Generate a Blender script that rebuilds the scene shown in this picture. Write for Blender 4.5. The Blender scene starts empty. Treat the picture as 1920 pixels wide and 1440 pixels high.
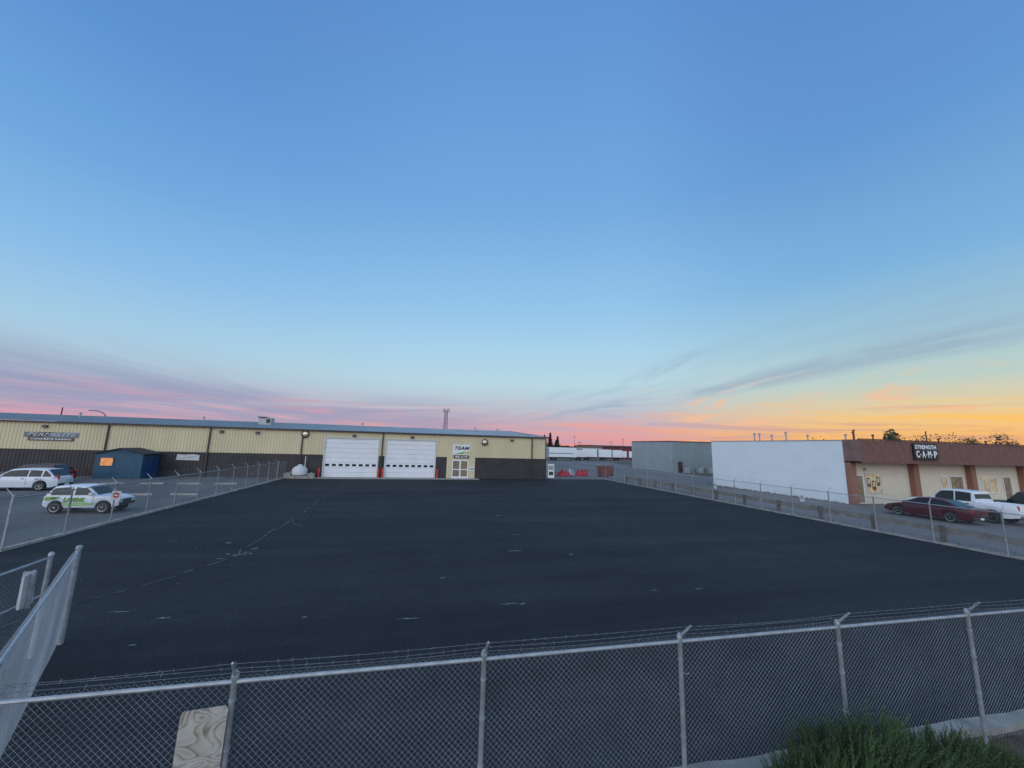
import bpy, bmesh, math, random
from mathutils import Vector, Matrix, Euler, noise
random.seed(7)
S = bpy.context.scene
COL = S.collection
S.view_settings.view_transform = 'Standard'
S.view_settings.look = 'None'
S.view_settings.exposure = 0

def lin(h):
    h = h.lstrip('#'); o = []
    for i in (0, 2, 4):
        c = int(h[i:i+2], 16)/255
        o.append(c/12.92 if c <= .04045 else ((c+.055)/1.055)**2.4)
    return tuple(o)+(1,)

# ---------------------------------------------------------------- materials
def mat(name, col, rough=.7, metal=0., var=.15, scale=3., bump=0., bscale=40., coat=0., stretch=None, emis=None, spec=.5):
    m = bpy.data.materials.new(name); m.use_nodes = True
    nt = m.node_tree; N = nt.nodes; L = nt.links
    b = N['Principled BSDF']
    b.inputs['Roughness'].default_value = rough
    b.inputs['Metallic'].default_value = metal
    b.inputs['Coat Weight'].default_value = coat
    b.inputs['Specular IOR Level'].default_value = spec
    tc = N.new('ShaderNodeTexCoord')
    mp = N.new('ShaderNodeMapping')
    if stretch: mp.inputs['Scale'].default_value = stretch
    L.new(tc.outputs['Object'], mp.inputs['Vector'])
    nz = N.new('ShaderNodeTexNoise'); nz.inputs['Scale'].default_value = scale; nz.inputs['Detail'].default_value = 5
    L.new(mp.outputs[0], nz.inputs['Vector'])
    cr = N.new('ShaderNodeValToRGB')
    c = Vector(col[:3])
    a = c*(1-var); d = c*(1+var)
    cr.color_ramp.elements[0].position = .3; cr.color_ramp.elements[1].position = .7
    cr.color_ramp.elements[0].color = (*a, 1); cr.color_ramp.elements[1].color = (*d, 1)
    L.new(nz.outputs['Fac'], cr.inputs['Fac'])
    L.new(cr.outputs['Color'], b.inputs['Base Color'])
    if bump:
        n2 = N.new('ShaderNodeTexNoise'); n2.inputs['Scale'].default_value = bscale; n2.inputs['Detail'].default_value = 3
        L.new(tc.outputs['Object'], n2.inputs['Vector'])
        bp = N.new('ShaderNodeBump'); bp.inputs['Strength'].default_value = bump; bp.inputs['Distance'].default_value = .02
        L.new(n2.outputs['Fac'], bp.inputs['Height']); L.new(bp.outputs[0], b.inputs['Normal'])
    if emis:
        b.inputs['Emission Color'].default_value = (*emis[:3], 1); b.inputs['Emission Strength'].default_value = emis[3]
    return m

M = {}
M['beige'] = mat('beige_siding', (.62, .53, .33), .55, var=.08, scale=.5, stretch=(1, 1, .3))
M['brown'] = mat('dark_brown_siding', (.042, .036, .036), .6, var=.25, scale=.8)
M['trim'] = mat('dark_trim', (.05, .035, .03), .5)
M['roof'] = mat('galvanised_roof', (.30, .33, .35), .55, .0, var=.15, scale=.4, spec=.25)
M['white'] = mat('white_paint', (.76, .76, .76), .5, var=.05, scale=.8)
M['offwhite'] = mat('weathered_white_board', (.55, .55, .53), .7, var=.12, scale=4)
M['glass'] = mat('dark_glass', (.02, .025, .03), .06, var=.1)
M['carglass'] = mat('car_glass', (.015, .018, .02), .10, var=.1, spec=.35)
M['doorglass'] = mat('entrance_glass', (.16, .13, .09), .12, var=.5, scale=2.5, emis=(1, .75, .45, .05))
M['galv'] = mat('galvanised_steel', (.36, .385, .40), .5, .35, var=.2, scale=9)
M['wire'] = mat('galvanised_wire', (.25, .275, .29), .55, .2, var=.25, scale=3)
M['wiredark'] = mat('barbed_wire_steel', (.16, .175, .19), .5, .3, var=.2)
M['wirepale'] = mat('pale_wire', (.42, .46, .48), .5, .1, var=.1)
M['concrete'] = mat('concrete', (.30, .285, .255), .85, var=.25, scale=2.5, bump=.3, bscale=30)
M['kerb'] = mat('dusty_concrete', (.25, .235, .205), .9, var=.35, scale=3, bump=.4, bscale=20)
M['blue'] = mat('blue_shed_paint', (.014, .07, .125), .6, var=.2, scale=1.5)
M['bluedoor'] = mat('blue_door_paint', (.015, .055, .18), .5, var=.1)
M['shedroof'] = mat('dark_shingle', (.025, .03, .035), .8, var=.3, scale=8)
M['red'] = mat('red_paint', (.6, .035, .03), .5, var=.1)
M['faded'] = mat('faded_red_sign', (.42, .06, .06), .6, var=.1)
M['redtarp'] = mat('red_tarpaulin', (.42, .03, .04), .5, var=.3, scale=2, bump=.6, bscale=4)
M['black'] = mat('black_plastic', (.015, .015, .016), .5)
M['rubber'] = mat('rubber', (.02, .02, .021), .85)
M['rim'] = mat('alloy', (.35, .36, .38), .35, .7)
M['chrome'] = mat('chrome', (.6, .6, .62), .15, 1)
M['head'] = mat('headlight_lens', (.55, .58, .6), .12, var=.1)
M['tail'] = mat('taillight_lens', (.45, .015, .015), .2, var=.1)
M['carwhite'] = mat('white_car_paint', (.68, .70, .72), .28, var=.03, coat=.3)
M['carmaroon'] = mat('maroon_car_paint', (.055, .002, .008), .28, var=.1, coat=.15, spec=.3)
M['carblack'] = mat('black_car_paint', (.010, .010, .012), .25, coat=.3)
M['cardred'] = mat('dark_red_car_paint', (.05, .008, .010), .3, coat=.2)
M['green'] = mat('green_vinyl', (.16, .36, .06), .5, var=.1)
M['yellow'] = mat('yellow_vinyl', (.60, .50, .06), .5, var=.1)
M['palegreen'] = mat('pale_green_vinyl', (.30, .50, .20), .5, var=.1)
M['signblue'] = mat('blue_grey_sign', (.15, .19, .22), .5, var=.12)
M['silver'] = mat('silver_lettering', (.42, .45, .48), .45, .2)
M['grey'] = mat('grey_metal_siding', (.29, .325, .335), .6, var=.07, scale=.4)
M['greyside'] = mat('grey_green_siding', (.21, .25, .26), .6, var=.08, scale=.4)
M['fascia'] = mat('brown_shake_fascia', (.175, .088, .070), .8, var=.25, scale=3, stretch=(3, 3, .6), bump=.5, bscale=15)
M['fascialight'] = mat('brown_fascia_lit_side', (.20, .12, .10), .8, var=.2, scale=2)  # return face's lit tone put into the colour; soffit and far wall reuse it
M['interior'] = mat('lit_interior', (.4, .33, .2), .6, var=.5, scale=2, emis=(1, .75, .45, .12))
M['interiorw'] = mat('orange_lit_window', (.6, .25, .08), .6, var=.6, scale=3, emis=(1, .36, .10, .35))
M['peach'] = mat('mirror_glass', (.75, .55, .42), .25, .6, var=.1)
M['wood'] = mat('weathered_timber', (.12, .10, .085), .85, var=.3, scale=4)
M['bark'] = mat('bark', (.07, .05, .035), .9, var=.3, scale=8)
M['leaf'] = mat('foliage', (.035, .055, .022), .7, var=.6, scale=1.2)
M['leafd'] = mat('conifer_foliage', (.018, .03, .016), .8, var=.5, scale=1)
M['leafy'] = mat('autumn_foliage', (.08, .075, .022), .8, var=.5, scale=.8)
M['mark'] = mat('chalk_white_marking', (.34, .35, .35), .8, var=.5, scale=14)
M['tank'] = mat('white_polyethylene', (.6, .6, .58), .45, var=.08)
M['rust'] = mat('rust_red_steel', (.17, .05, .04), .8, var=.3, scale=4)
M['seam'] = mat('seam_scuff', (.085, .088, .092), .9, var=.6, scale=2)
M['crack'] = mat('dark_crack', (.005, .005, .006), .95, var=.3, scale=2)

def brickmat(name, c1, c2, mortar, scale, bw=.4, rh=.2, bump=.4, vlo=.82, vhi=1.15):
    m = bpy.data.materials.new(name); m.use_nodes = True
    nt = m.node_tree; N = nt.nodes; L = nt.links; b = N['Principled BSDF']; b.inputs['Roughness'].default_value = .85
    tc = N.new('ShaderNodeTexCoord'); sp = N.new('ShaderNodeSeparateXYZ'); cb = N.new('ShaderNodeCombineXYZ')
    L.new(tc.outputs['Object'], sp.inputs[0])
    ad = N.new('ShaderNodeMath'); ad.operation = 'ADD'
    L.new(sp.outputs[0], ad.inputs[0]); L.new(sp.outputs[1], ad.inputs[1])
    L.new(ad.outputs[0], cb.inputs[0]); L.new(sp.outputs[2], cb.inputs[1])
    br = N.new('ShaderNodeTexBrick'); br.inputs['Scale'].default_value = scale
    br.inputs['Color1'].default_value = c1; br.inputs['Color2'].default_value = c2; br.inputs['Mortar'].default_value = mortar
    br.inputs['Brick Width'].default_value = bw; br.inputs['Row Height'].default_value = rh; br.inputs['Mortar Size'].default_value = .010
    L.new(cb.outputs[0], br.inputs['Vector'])
    nz = N.new('ShaderNodeTexNoise'); nz.inputs['Scale'].default_value = .8; nz.inputs['Detail'].default_value = 5
    L.new(tc.outputs['Object'], nz.inputs['Vector'])
    r = N.new('ShaderNodeMapRange'); r.inputs['To Min'].default_value = vlo; r.inputs['To Max'].default_value = vhi
    L.new(nz.outputs['Fac'], r.inputs['Value'])
    mx = N.new('ShaderNodeVectorMath'); mx.operation = 'SCALE'
    L.new(br.outputs['Color'], mx.inputs[0]); L.new(r.outputs[0], mx.inputs['Scale'])
    L.new(mx.outputs[0], b.inputs['Base Color'])
    bp = N.new('ShaderNodeBump'); bp.inputs['Strength'].default_value = bump; bp.invert = True; bp.inputs['Distance'].default_value = .01
    L.new(br.outputs['Fac'], bp.inputs['Height']); L.new(bp.outputs[0], b.inputs['Normal'])
    return m
M['brick'] = brickmat('red_brick', (.32, .12, .075, 1), (.25, .09, .055, 1), (.28, .2, .16, 1), 1, .22, .075)
M['wallwhite'] = brickmat('white_painted_block_wall', (.76, .81, .82, 1), (.73, .79, .80, 1), (.60, .65, .67, 1), 1, .4, .2, bump=.5, vlo=.90, vhi=1.05)
M['cream'] = brickmat('cream_painted_block', (.72, .63, .48, 1), (.69, .605, .46, 1), (.50, .44, .33, 1), 1, .4, .2, vlo=.92, vhi=1.06)

def plymat():
    m = bpy.data.materials.new('plywood'); m.use_nodes = True
    nt = m.node_tree; N = nt.nodes; L = nt.links; b = N['Principled BSDF']; b.inputs['Roughness'].default_value = .85
    tc = N.new('ShaderNodeTexCoord'); mp = N.new('ShaderNodeMapping'); mp.inputs['Scale'].default_value = (2.2, 2.2, 4.0)
    L.new(tc.outputs['Object'], mp.inputs[0])
    w = N.new('ShaderNodeTexNoise'); w.inputs['Scale'].default_value = 1.1; w.inputs['Detail'].default_value = 1.0; w.inputs['Distortion'].default_value = .8
    L.new(mp.outputs[0], w.inputs['Vector'])
    mu = N.new('ShaderNodeMath'); mu.operation = 'MULTIPLY'; mu.inputs[1].default_value = 9; L.new(w.outputs['Fac'], mu.inputs[0])
    fr = N.new('ShaderNodeMath'); fr.operation = 'FRACT'; L.new(mu.outputs[0], fr.inputs[0])
    cr = N.new('ShaderNodeValToRGB'); e = cr.color_ramp.elements
    e[0].position = 0; e[0].color = (.15, .115, .08, 1); e[1].position = .3; e[1].color = (.33, .295, .235, 1)
    x = e.new(.8); x.color = (.42, .39, .33, 1); x = e.new(1); x.color = (.21, .17, .125, 1)
    L.new(fr.outputs[0], cr.inputs[0])
    n2 = N.new('ShaderNodeTexNoise'); n2.inputs['Scale'].default_value = 7; n2.inputs['Detail'].default_value = 6; L.new(tc.outputs['Object'], n2.inputs['Vector'])
    r = N.new('ShaderNodeMapRange'); r.inputs['From Min'].default_value = .40; r.inputs['From Max'].default_value = .7; r.inputs['To Max'].default_value = .65; L.new(n2.outputs['Fac'], r.inputs[0])
    mx = N.new('ShaderNodeMix'); mx.data_type = 'RGBA'; L.new(r.outputs[0], mx.inputs[0]); L.new(cr.outputs[0], mx.inputs[6]); mx.inputs[7].default_value = (.48, .48, .45, 1)
    L.new(mx.outputs[2], b.inputs['Base Color'])
    return m
M['ply'] = plymat()

def groundmat(name, c0, c1, s1, stretch, grain, rough=.85, bump=.5, spec=.5, mid=0., glo=.65, ghi=1.35, bands=0., octs=((9, 1.), (1.6, .7))):
    m = bpy.data.materials.new(name); m.use_nodes = True
    nt = m.node_tree; N = nt.nodes; L = nt.links; b = N['Principled BSDF']; b.inputs['Roughness'].default_value = rough
    b.inputs['Specular IOR Level'].default_value = spec
    tc = N.new('ShaderNodeTexCoord'); mp = N.new('ShaderNodeMapping'); mp.inputs['Scale'].default_value = stretch
    L.new(tc.outputs['Object'], mp.inputs[0])
    n1 = N.new('ShaderNodeTexNoise'); n1.inputs['Scale'].default_value = s1; n1.inputs['Detail'].default_value = 6; n1.inputs['Roughness'].default_value = .6
    L.new(mp.outputs[0], n1.inputs['Vector'])
    n2 = N.new('ShaderNodeTexNoise'); n2.inputs['Scale'].default_value = grain; n2.inputs['Detail'].default_value = 3
    L.new(tc.outputs['Object'], n2.inputs['Vector'])
    cr = N.new('ShaderNodeValToRGB'); cr.color_ramp.elements[0].position = .34; cr.color_ramp.elements[1].position = .66
    cr.color_ramp.elements[0].color = (*c0, 1); cr.color_ramp.elements[1].color = (*c1, 1)
    L.new(n1.outputs['Fac'], cr.inputs[0])
    def rng(v, a, c, lo, hi):
        r = N.new('ShaderNodeMapRange'); r.inputs['From Min'].default_value = a; r.inputs['From Max'].default_value = c
        r.inputs['To Min'].default_value = lo; r.inputs['To Max'].default_value = hi; L.new(v, r.inputs[0]); return r.outputs[0]
    f = rng(n2.outputs['Fac'], .3, .7, glo, ghi)
    def mul(a, c):
        q = N.new('ShaderNodeMath'); q.operation = 'MULTIPLY'; L.new(a, q.inputs[0]); L.new(c, q.inputs[1]); return q.outputs[0]
    if mid:
        for sc, am in octs:
            am *= mid
            n3 = N.new('ShaderNodeTexNoise'); n3.inputs['Scale'].default_value = sc; n3.inputs['Detail'].default_value = 8; n3.inputs['Roughness'].default_value = .75
            L.new(tc.outputs['Object'], n3.inputs['Vector']); f = mul(f, rng(n3.outputs['Fac'], .32, .68, 1-am, 1+am))
    if bands:
        for sc, am in (((.03, .55, 1), 1), ((.05, 1.9, 1), .6), ((.5, .03, 1), .4)):
            mp2 = N.new('ShaderNodeMapping'); mp2.inputs['Scale'].default_value = sc; mp2.inputs['Rotation'].default_value = (0, 0, .03); L.new(tc.outputs['Object'], mp2.inputs[0])
            n4 = N.new('ShaderNodeTexNoise'); n4.inputs['Scale'].default_value = 1; n4.inputs['Detail'].default_value = 5; n4.inputs['Distortion'].default_value = .3; L.new(mp2.outputs[0], n4.inputs['Vector'])
            f = mul(f, rng(n4.outputs['Fac'], .36, .64, 1-bands*am, 1+bands*am))
    vm = N.new('ShaderNodeVectorMath'); vm.operation = 'SCALE'; L.new(cr.outputs[0], vm.inputs[0]); L.new(f, vm.inputs['Scale'])
    L.new(vm.outputs[0], b.inputs['Base Color'])
    bp = N.new('ShaderNodeBump'); bp.inputs['Strength'].default_value = bump; bp.inputs['Distance'].default_value = .012
    L.new(n2.outputs['Fac'], bp.inputs['Height']); L.new(bp.outputs[0], b.inputs['Normal'])
    return m
M['asphalt'] = groundmat('fresh_asphalt', (.0195, .021, .0235), (.030, .032, .0355), .25, (.4, 1, 1), 42, .85, spec=.22, mid=.30, glo=.25, ghi=1.75, bump=.9, bands=.14, octs=((14, 1.2), (5, .6), (.9, .35)))
M['oldasphalt'] = groundmat('old_asphalt', (.10, .098, .095), (.17, .165, .155), .3, (1, .5, 1), 25, .9, spec=.2, mid=.15)
M['ground'] = groundmat('dry_ground', (.11, .10, .085), (.18, .16, .13), .05, (1, 1, 1), 5, .95, spec=.1)
M['lane'] = groundmat('worn_concrete_lane', (.14, .13, .12), (.22, .205, .19), .2, (1, .4, 1), 15, .9, spec=.2, mid=.15)
M['mulch'] = groundmat('mulch_soil', (.06, .046, .034), (.13, .105, .08), 2, (1, 1, 1), 30, .95, spec=.1, mid=.2)

# ---------------------------------------------------------------- mesh builder
class MB:
    def __init__(s): s.v = []; s.f = []
    def add(s, vs, fs):
        o = len(s.v); s.v += [tuple(v) for v in vs]; s.f += [tuple(i+o for i in f) for f in fs]; return s
    def box(s, x0, x1, y0, y1, z0, z1):
        return s.add([(x0, y0, z0), (x1, y0, z0), (x1, y1, z0), (x0, y1, z0), (x0, y0, z1), (x1, y0, z1), (x1, y1, z1), (x0, y1, z1)],
                     [(0, 3, 2, 1), (4, 5, 6, 7), (0, 1, 5, 4), (1, 2, 6, 5), (2, 3, 7, 6), (3, 0, 4, 7)])
    def quad(s, a, b, c, d): return s.add([a, b, c, d], [(0, 1, 2, 3)])
    def tube(s, p, q, r, n=8, r2=None, cap=True):
        p = Vector(p); q = Vector(q); d = (q-p)
        if d.length < 1e-6: return s
        d.normalize(); a = d.orthogonal().normalized(); b = d.cross(a); r2 = r if r2 is None else r2
        vs = []
        for k in range(n):
            t = 2*math.pi*k/n; e = a*math.cos(t)+b*math.sin(t); vs.append(p+e*r)
        for k in range(n):
            t = 2*math.pi*k/n; e = a*math.cos(t)+b*math.sin(t); vs.append(q+e*r2)
        fs = [(k, (k+1) % n, n+(k+1) % n, n+k) for k in range(n)]
        if cap: fs += [tuple(range(n))[::-1], tuple(range(n, 2*n))]
        return s.add(vs, fs)
    def lathe(s, c, prof, n=20, axis='z'):
        vs = []; m = len(prof)
        for r, h in prof:
            for k in range(n):
                t = 2*math.pi*k/n; u = r*math.cos(t); w = r*math.sin(t)
                if axis == 'z': vs.append((c[0]+u, c[1]+w, c[2]+h))
                else: vs.append((c[0]+u, c[1]+h, c[2]+w))
        fs = []
        for i in range(m-1):
            for k in range(n):
                fs.append((i*n+k, i*n+(k+1) % n, (i+1)*n+(k+1) % n, (i+1)*n+k))
        fs += [tuple(range(n))[::-1], tuple(range((m-1)*n, m*n))]
        return s.add(vs, fs)
    def loft(s, rings, caps=True):
        n = len(rings[0]); vs = [p for r in rings for p in r]; fs = []
        for i in range(len(rings)-1):
            for k in range(n): fs.append((i*n+k, i*n+(k+1) % n, (i+1)*n+(k+1) % n, (i+1)*n+k))
        if caps: fs += [tuple(range(n))[::-1], tuple(range((len(rings)-1)*n, len(rings)*n))]
        return s.add(vs, fs)
    def grid(s, rows):
        n = len(rows[0]); vs = [p for r in rows for p in r]
        return s.add(vs, [(i*n+k, i*n+k+1, (i+1)*n+k+1, (i+1)*n+k) for i in range(len(rows)-1) for k in range(n-1)])

ORG = {}
def thing(name, label, cat, loc=(0, 0, 0), rotz=0, group=None):
    e = bpy.data.objects.new(name, None); e.empty_display_size = .3
    e.location = loc; e.rotation_euler = (0, 0, rotz)
    COL.objects.link(e); ORG[e.name] = Vector(loc)
    e['label'] = label; e['category'] = cat
    if group: e['group'] = group
    return e
def mk(name, mb, m, parent=None, smooth=False, bevel=0, local=False, label=None, org=None, recalc=True):
    me = bpy.data.meshes.new(name)
    me.from_pydata(mb.v, [], mb.f)
    o = Vector((0, 0, 0))
    if parent is not None and not local: o = ORG[parent.name]
    if o.length > 0: me.transform(Matrix.Translation(-o))
    if recalc:
        bm = bmesh.new(); bm.from_mesh(me); bmesh.ops.recalc_face_normals(bm, faces=bm.faces); bm.to_mesh(me); bm.free()
    me.materials.append(M[m] if isinstance(m, str) else m)
    if smooth:
        for p in me.polygons: p.use_smooth = True
        try: me.set_sharp_from_angle(angle=math.radians(38))
        except Exception: pass
    ob = bpy.data.objects.new(name, me); COL.objects.link(ob)
    if parent is not None:
        ob.parent = parent; ORG[ob.name] = ORG.get(parent.name, Vector((0, 0, 0)))
    elif org is not None:
        ob.location = org; ORG[ob.name] = Vector(org)
    else: ORG[ob.name] = Vector((0, 0, 0))
    if bevel:
        b = ob.modifiers.new('bevel', 'BEVEL'); b.width = bevel; b.segments = 2; b.limit_method = 'ANGLE'
    if label: ob['label'] = label
    return ob
def solo(name, mb, m, label, cat, org, smooth=False, bevel=0, group=None):
    ob = mk(name, mb, m, None, smooth, bevel, org=org)
    ob['label'] = label; ob['category'] = cat
    if group: ob['group'] = group
    return ob
def struct(name, mb, m):
    ob = mk(name, mb, m); ob['kind'] = 'structure'; return ob
def text(name, s, m, parent, pos, size, width=None, rot=(math.pi/2, 0, 0), shear=0, bold=0.0, local=False):
    cu = bpy.data.curves.new(name, 'FONT'); cu.body = s; cu.size = size; cu.align_x = 'CENTER'; cu.align_y = 'CENTER'
    cu.shear = shear; cu.offset = bold; cu.extrude = .01; cu.resolution_u = 2
    t = bpy.data.objects.new(name+'_tmp', cu); COL.objects.link(t)
    dg = bpy.context.evaluated_depsgraph_get(); dg.update()
    me = bpy.data.meshes.new_from_object(t.evaluated_get(dg))
    bpy.data.objects.remove(t)
    xs = [v.co.x for v in me.vertices]
    if width and xs:
        k = width/(max(xs)-min(xs)); me.transform(Matrix.Scale(k, 4, (1, 0, 0)))
    me.transform(Matrix.Translation(Vector(pos)-(Vector((0, 0, 0)) if local else ORG[parent.name])) @ Euler(rot).to_matrix().to_4x4())
    me.materials.clear(); me.materials.append(M[m])
    ob = bpy.data.objects.new(name, me); COL.objects.link(ob); ob.parent = parent
    ORG[ob.name] = ORG[parent.name]
    return ob

# ---------------------------------------------------------------- ground
struct('ground', MB().quad((-2500, -300, -.02), (2500, -300, -.02), (2500, 3000, -.02), (-2500, 3000, -.02)), 'ground')
struct('parking_area', MB().quad((-75, 18.4, -.012), (-14.35, 18.4, -.012), (-14.35, 50, -.012), (-75, 50, -.012)), 'oldasphalt')
struct('driveway', MB().quad((16.8, 50.05, -.010), (46, 50.05, -.010), (60, 118, -.010), (30, 118, -.010)), 'lane')
struct('side_road', MB().quad((25.9, -5, -.012), (90, -5, -.012), (90, 50, -.012), (25.9, 50, -.012)), 'lane')
a = MB(); a.quad((-14.2, 4.9, 0), (25.3, 4.9, 0), (25.3, 50.0, 0), (-14.2, 50.0, 0))
a.quad((-70, 4.9, 0), (-14.2, 4.9, 0), (-14.2, 18.2, 0), (-70, 18.2, 0))
struct('asphalt_lot', a, 'asphalt')
struct('concrete_apron', MB().box(-14.0, 7.6, 48.3, 49.9, -.01, .03), 'concrete')
def rough_strip(p0, p1, w, h, n, seed):
    r_ = random.Random(seed); p0 = Vector(p0); p1 = Vector(p1); d = (p1-p0).normalized(); nn = Vector((-d.y, d.x, 0)); rows = []
    for i in range(n+1):
        c = p0.lerp(p1, i/n); a_ = w/2+r_.uniform(-.03, .03); b_ = w/2+r_.uniform(-.03, .03); hh = h+r_.uniform(-.012, .012)
        rows.append([c-nn*a_+Vector((0, 0, -.02)), c-nn*(a_-.02)+Vector((0, 0, hh)), c+nn*(b_-.02)+Vector((0, 0, hh)), c+nn*b_+Vector((0, 0, -.02))])
    return MB().grid(rows)
struct('kerb', rough_strip((-14.32, 18.3, 0), (-14.32, 49.5, 0), .26, .09, 90, 1), 'concrete')
struct('kerb', rough_strip((25.5, 5.2, 0), (25.5, 62, 0), .42, .06, 140, 2), 'kerb')
struct('kerb', rough_strip((-20, 5.32, 0), (40, 4.36, 0), .26, .12, 160, 3), 'kerb')
struct('planting_strip', MB().quad((-20, -2, .03), (40, -2, .03), (40, 4.28, .03), (-20, 5.24, .03)), 'mulch')

mk_ = MB(); rr = random.Random(3)
def dash(mb, x, y, w, h=.035, ang=0):
    c, s_ = math.cos(ang), math.sin(ang); n = 7; top = []; bot = []
    for i in range(n+1):
        t = (i/n-.5)*w; th = h*(.15+.85*math.sin(math.pi*i/n))*rr.uniform(.3, 1.2); wob = rr.uniform(-.02, .02)
        top.append((x+t*c-(th/2+wob)*s_, y+t*s_+(th/2+wob)*c, .005)); bot.append((x+t*c-(-th/2+wob)*s_, y+t*s_+(-th/2+wob)*c, .005))
    mb.grid([bot, top])
for x, y, w in [(2.65, 10.86, .5), (3.0, 10.8, .2), (.02, 10.4, .55), (5, 23.9, .35), (4.8, 18.8, .35), (4.05, 16, .65), (8.7, 11, .3), (7.2, 11.1, .2),
                (-6.76, 11.95, .45), (-5.57, 11.4, .3), (-5.4, 10.1, .14), (-2.4, 10.9, .12), (6.2, 15.2, .2), (1.0, 13.2, .2), (5.2, 7.1, .25)]:
    dash(mk_, x, y, w, .07 if y > 15 else .04, rr.uniform(-.15, .15))
for i in range(9):
    dash(mk_, -6.2+rr.uniform(-.4, .4), 17+rr.uniform(-.8, .8), rr.uniform(.12, .35), .05, rr.uniform(-1, 1.6))
dash(mk_, -7.27, 18.7, .3, .08, .2)
for i in range(30):
    dash(mk_, rr.uniform(-12, 22), rr.uniform(6.5, 30), rr.uniform(.04, .13), .022, rr.uniform(-1, 1))
struct('painted_marking', mk_, 'mark')
def crack(sm, pts, w0, gap, z=.004, ox=0.):
    for a_, b_ in zip(pts, pts[1:]):
        A_, B_ = Vector((*a_, 0)), Vector((*b_, 0)); L_ = (B_-A_).length; n = max(2, int(L_/.3)); prev = None
        for i in range(n+1):
            p = A_.lerp(B_, i/n); o = .26*noise.noise(Vector((p.x*1.3, p.y*.7, 2)))+.08*noise.noise(Vector((p.x*5, p.y*4, 7)))
            q = Vector((p.x+o+ox, p.y+o*.4, z)); w = w0*rr.uniform(.3, 1.5)
            if prev and rr.random() > gap:
                d = (q-prev[0]); nn = Vector((-d.y, d.x, 0)).normalized()
                sm.quad(prev[0]-nn*prev[1], q-nn*w, q+nn*w, prev[0]+nn*prev[1])
            prev = (q, w)
main = [(-7.0, 44), (-6.6, 30.4), (-6.3, 20.4), (-6.3, 16.8), (-6.9, 14.6), (-8.4, 12.4), (-9.2, 9)]
sm = MB(); dk = MB()
crack(sm, main, .034, .28); crack(dk, main, .05, .05, .0035, .09)
crack(sm, [(-6.4, 24), (-5.8, 22.3), (-5.0, 21.6)], .022, .3)
crack(dk, [(-6.4, 28), (-5.6, 25.3), (-5.4, 21.6), (-6.0, 18)], .02, .3, .0035)
struct('asphalt_seam', sm, 'seam'); struct('asphalt_crack', dk, 'crack')

# ---------------------------------------------------------------- warehouse
FY = 50.0
wh = thing('warehouse', 'long beige and dark brown metal warehouse with two white overhead doors', 'building', (-20, FY, 0))
def corr(mb, x0, x1, z0, z1, y, pitch=.305, dep=.035, rib=.07):
    pts = []; x = x0
    while x < x1-1e-6:
        for dx, dy in ((0, 0), (pitch-rib*1.6, 0), (pitch-rib*1.2, -dep), (pitch-rib*.4, -dep)):
            if x+dx < x1: pts.append((x+dx, y+dy))
        x += pitch
    pts.append((x1, y))
    mb.grid([[(p[0], p[1], z0) for p in pts], [(p[0], p[1], z1) for p in pts]])
XL, XR = -62, 16.7
D1 = (-10.84, -4.61); D2 = (-3.93, 2.23); ED = (4.25, 6.35)
up = MB()
for s0, s1 in ((XL, D1[0]), (D1[1], D2[0]), (D2[1], XR)): corr(up, s0, s1, 2.6, 5.42, FY)
for s0, s1 in (D1, D2): corr(up, s0, s1, 4.6, 5.42, FY)
corr(up, 3.6, 7.2, 2.3, 2.6, FY); corr(up, 3.6, ED[0], 0, 2.3, FY); corr(up, ED[1], 7.2, 0, 2.3, FY)
mk('wall', up, 'beige', wh, label='beige ribbed upper wall', recalc=False)
lo = MB()
for s0, s1 in ((XL, D1[0]), (D1[1], D2[0]), (D2[1], 3.6), (7.2, XR)): corr(lo, s0, s1, 0, 2.6, FY)
mk('wall', lo, 'brown', wh, label='dark brown ribbed lower wall', recalc=False)
mk('wall', MB().box(XL, XR-.05, FY+.25, 98, 0, 5.4), 'brown', wh, label='inner wall of the building')
g = MB().add([(XR, FY, 0), (XR, 98, 0), (XR, 98, 5.45), (XR, 74, 7.0), (XR, FY, 5.45)], [(0, 1, 2, 3, 4)])
mk('wall', g, 'beige', wh, label='beige gable end wall')
ro = MB()
x = XL-.2; pts = []
while x < XR+.2:
    pts += [(x, 0), (x+.52, 0), (x+.55, .05), (x+.58, .05), (x+.61, 0)]; x += .61
ro.grid([[(p[0], FY-.25, 5.5+p[1]) for p in pts], [(p[0], 74, 7.1+p[1]) for p in pts], [(p[0], 98.2, 5.5+p[1]) for p in pts]])
mk('roof', ro, 'roof', wh, recalc=False)
mk('gutter', MB().box(XL-.2, XR+.5, FY-.29, FY-.08, 5.34, 5.47), 'trim', wh)
mk('rake_trim', MB().tube((XR+.25, FY-.25, 5.50), (XR+.25, 74, 7.1), .07, 6), 'trim', wh)
for a0, a1 in ((XL, D1[0]-.1), (D2[1]+.1, 3.6), (7.2, XR)):
    mk('belt_trim', MB().box(a0, a1, FY-.05, FY-.037, 2.57, 2.63), 'trim', wh, label='dark belt trim between the two wall colours')
for x in (-51, -41.6, -32.1, -22.7, -13.25, -4.28, 14.75):
    mk('downspout', MB().box(x-.07, x+.07, FY-.16, FY-.05, .1, 5.36), 'trim', wh)
mk('corner_trim', MB().box(XR-.05, XR+.06, FY-.06, FY+.1, 0, 5.4), 'trim', wh)
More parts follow.
